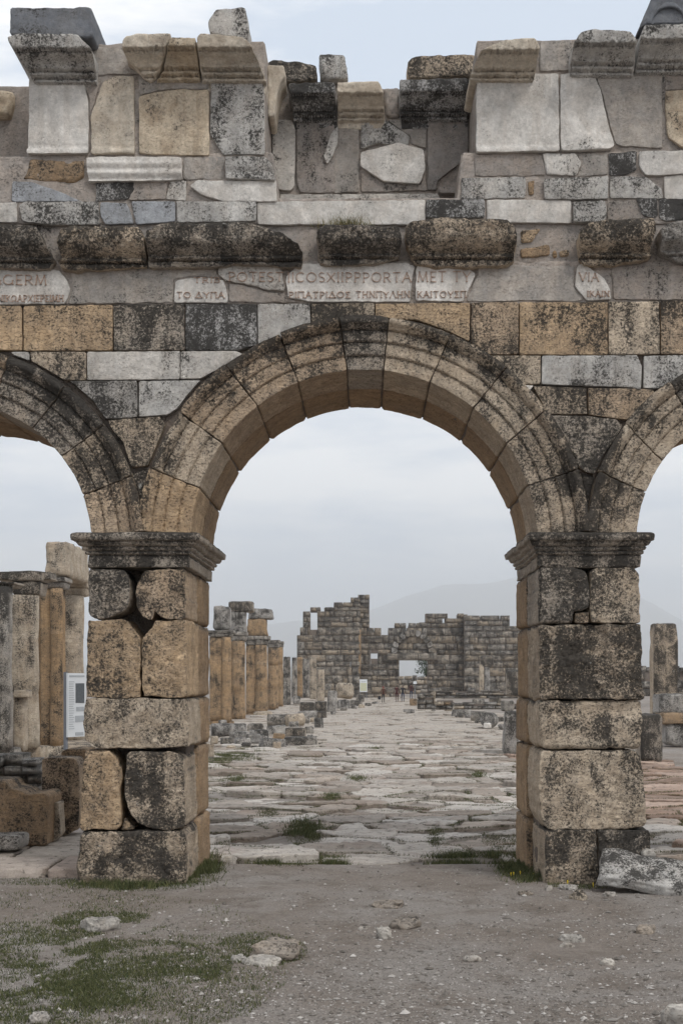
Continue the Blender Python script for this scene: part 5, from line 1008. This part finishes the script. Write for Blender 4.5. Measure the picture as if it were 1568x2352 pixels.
def sign_board(label, x, y, rz, wd, z0, z1, posts, prints, zg=0.0):
    o = thing('information_board', label, 'sign', (x, y, zg), rz); obj('panel', boxes_mesh('panel', [(-wd/2, wd/2, -.02, .02, z0, z1)]), PANELM, o)
    for px_ in posts: obj('post', boxes_mesh('post', [(px_-.03, px_+.03, -.03+.06, .09, 0, z1+.02)]), METAL, o)
    for nm, m, a, b, c, d in prints: obj(nm, boxes_mesh(nm, [(a*wd-wd/2, b*wd-wd/2, -.026, -.0205, z0+(z1-z0)*c, z0+(z1-z0)*d)]), m, o)
    return o
pr = [('picture_print', PRINTD, .42, .9, .53, .84), ('picture_print', PRINTG, .45, .88, .40, .47), ('picture_print', PRINTG, .4, .9, .23, .33), ('picture_print', PRINTG, .4, .85, .02, .07)]
pr += [('text_line', PRINTG, .06, random.uniform(.28, .36), .86-i*.035, .87-i*.035) for i in range(22)]+[('text_line', PRINTG, .08, .9, .94, .965)]
sign_board('white information board with small pictures between columns and left pier', -5.85, 12.0, R(62), .56, 1.13, 2.42, [-.25], pr, .0)
sx = (cv('c12', 500, 0)[0]-CX)*150/F; sign_board('pale information board with map before the far left tower', sx, 135, 0, .85, .94, 2.36, [-.36, .36], [('picture_print', PRINTY, .08, .92, .08, .72), ('text_line', PRINTG, .2, .8, .8, .84)], -.1)
sx = (cv('c12', 851, 0)[0]-CX)*146/F; sign_board('small white sign on a post near the far gate', sx, 131, 0, .38, 1.76, 2.06, [0], [], 0)

def person(label, x, y, H, rz, top, legs, hair, stride=.12, arm=0.0):
    """one continuous figure, seen from behind, grown over a posed skeleton"""
    s = H/1.72; J = [((0, 0, .95), .125), ((0, .01, 1.12), .115), ((0, .015, 1.32), .13), ((0, 0, 1.46), .075), ((0, -.01, 1.52), .055), ((0, -.02, 1.60), .088), ((0, -.015, 1.69), .075)]
    E = [(i, i+1) for i in range(6)]
    for sg in (-1, 1):
        b = len(J); st = stride*sg
        J += [((.095*sg, 0, .88), .095), ((.10*sg, -st*.6, .50), .062), ((.10*sg, st*.25, .10), .045), ((.105*sg, -.09+st*.25, .035), .04)]; E += [(0, b), (b, b+1), (b+1, b+2), (b+2, b+3)]
        b = len(J); J += [((.19*sg, 0, 1.40), .06), ((.25*sg, .02+st*.3, 1.13), .047), ((.255*sg, -.05-st*.5-arm, .90), .036), ((.25*sg, -.075-st*.6-arm, .82), .04), ((.245*sg, -.08-st*.6-arm, .75), .024), ((.225*sg, -.115-st*.6-arm, .80), .014)]; E += [(2, b), (b, b+1), (b+1, b+2), (b+2, b+3), (b+3, b+4), (b+3, b+5)]
    me = bpy.data.meshes.new('person'); me.from_pydata([tuple(c*s for c in j[0]) for j in J], E, []); o = bpy.data.objects.new('person', me); COL.objects.link(o)
    md = o.modifiers.new('Skin', 'SKIN'); sb = o.modifiers.new('Sub', 'SUBSURF'); sb.levels = 1; sb.render_levels = 1
    for v, j in zip(me.skin_vertices[0].data, J): v.radius = (j[1]*s, j[1]*s*.85)
    me.skin_vertices[0].data[0].use_root = True
    bpy.context.view_layer.update(); m2 = bpy.data.meshes.new_from_object(o.evaluated_get(bpy.context.evaluated_depsgraph_get())); o.modifiers.clear(); o.data = m2
    for m in (top, legs, SKINM, hair, SHOE): m2.materials.append(m)
    for p in m2.polygons:
        z = p.center.z/s; ax = abs(p.center.x)/s; p.use_smooth = True
        p.material_index = 4 if z < .09 else (3 if z > 1.52 and (p.center.y > -.045*s or z > 1.66) else (2 if z > 1.49 else (2 if ax > .17 and z < .90 else (0 if z > .86 or ax > .2 else 1))))
    o.location = (x, y, .0); o.rotation_euler = (0, 0, rz); return tag(o, label, 'person')
SKINM = simple_mat('skin', (.45, .27, .19), .6, .05); SHOE = simple_mat('shoe_leather', (.03, .028, .026)); BLK = simple_mat('black_cloth', (.022, .022, .026)); MAR = simple_mat('maroon_cloth', (.05, .014, .014)); RED = simple_mat('red_cloth', (.20, .03, .025)); NAV = simple_mat('navy_denim', (.03, .04, .075)); ORG = simple_mat('rust_cloth', (.075, .03, .02)); HAIR = simple_mat('dark_hair', (.02, .016, .013))
def pp(x, yfoot): a, b = cv('c12', x, yfoot); d = F*CZ/(b-HY); return (a-CX)*d/F, d-CD
a = pp(635, 805); person('person in red headwear and dark trousers carrying a black bag', *a, 1.62, R(172), ORG, BLK, RED, .12)
bgm = lathe_mesh('handbag', [(.10, 0), (.15, .05), (.15, .25), (.10, .34)], 10, .01, 4); bg = obj('handbag', bgm, BLK, None, (a[0]-.38, a[1]-.02, .32)); bg.scale = (1, .5, 1); tag(bg, 'black handbag hanging from the hand of the person in red headwear', 'bag')
a = pp(727, 800); person('person in long maroon coat and trousers walking in the street', *a, 1.7, R(190), MAR, MAR, HAIR, .05)
a = pp(768, 800); person('person in black coat walking beside the maroon coat', *a, 1.72, R(180), BLK, NAV, HAIR, .14)
a = pp(824, 778); person('person in dark red jacket and blue trousers nearest the far gate', *a, 1.78, R(165), MAR, NAV, BLK, .13, .05)
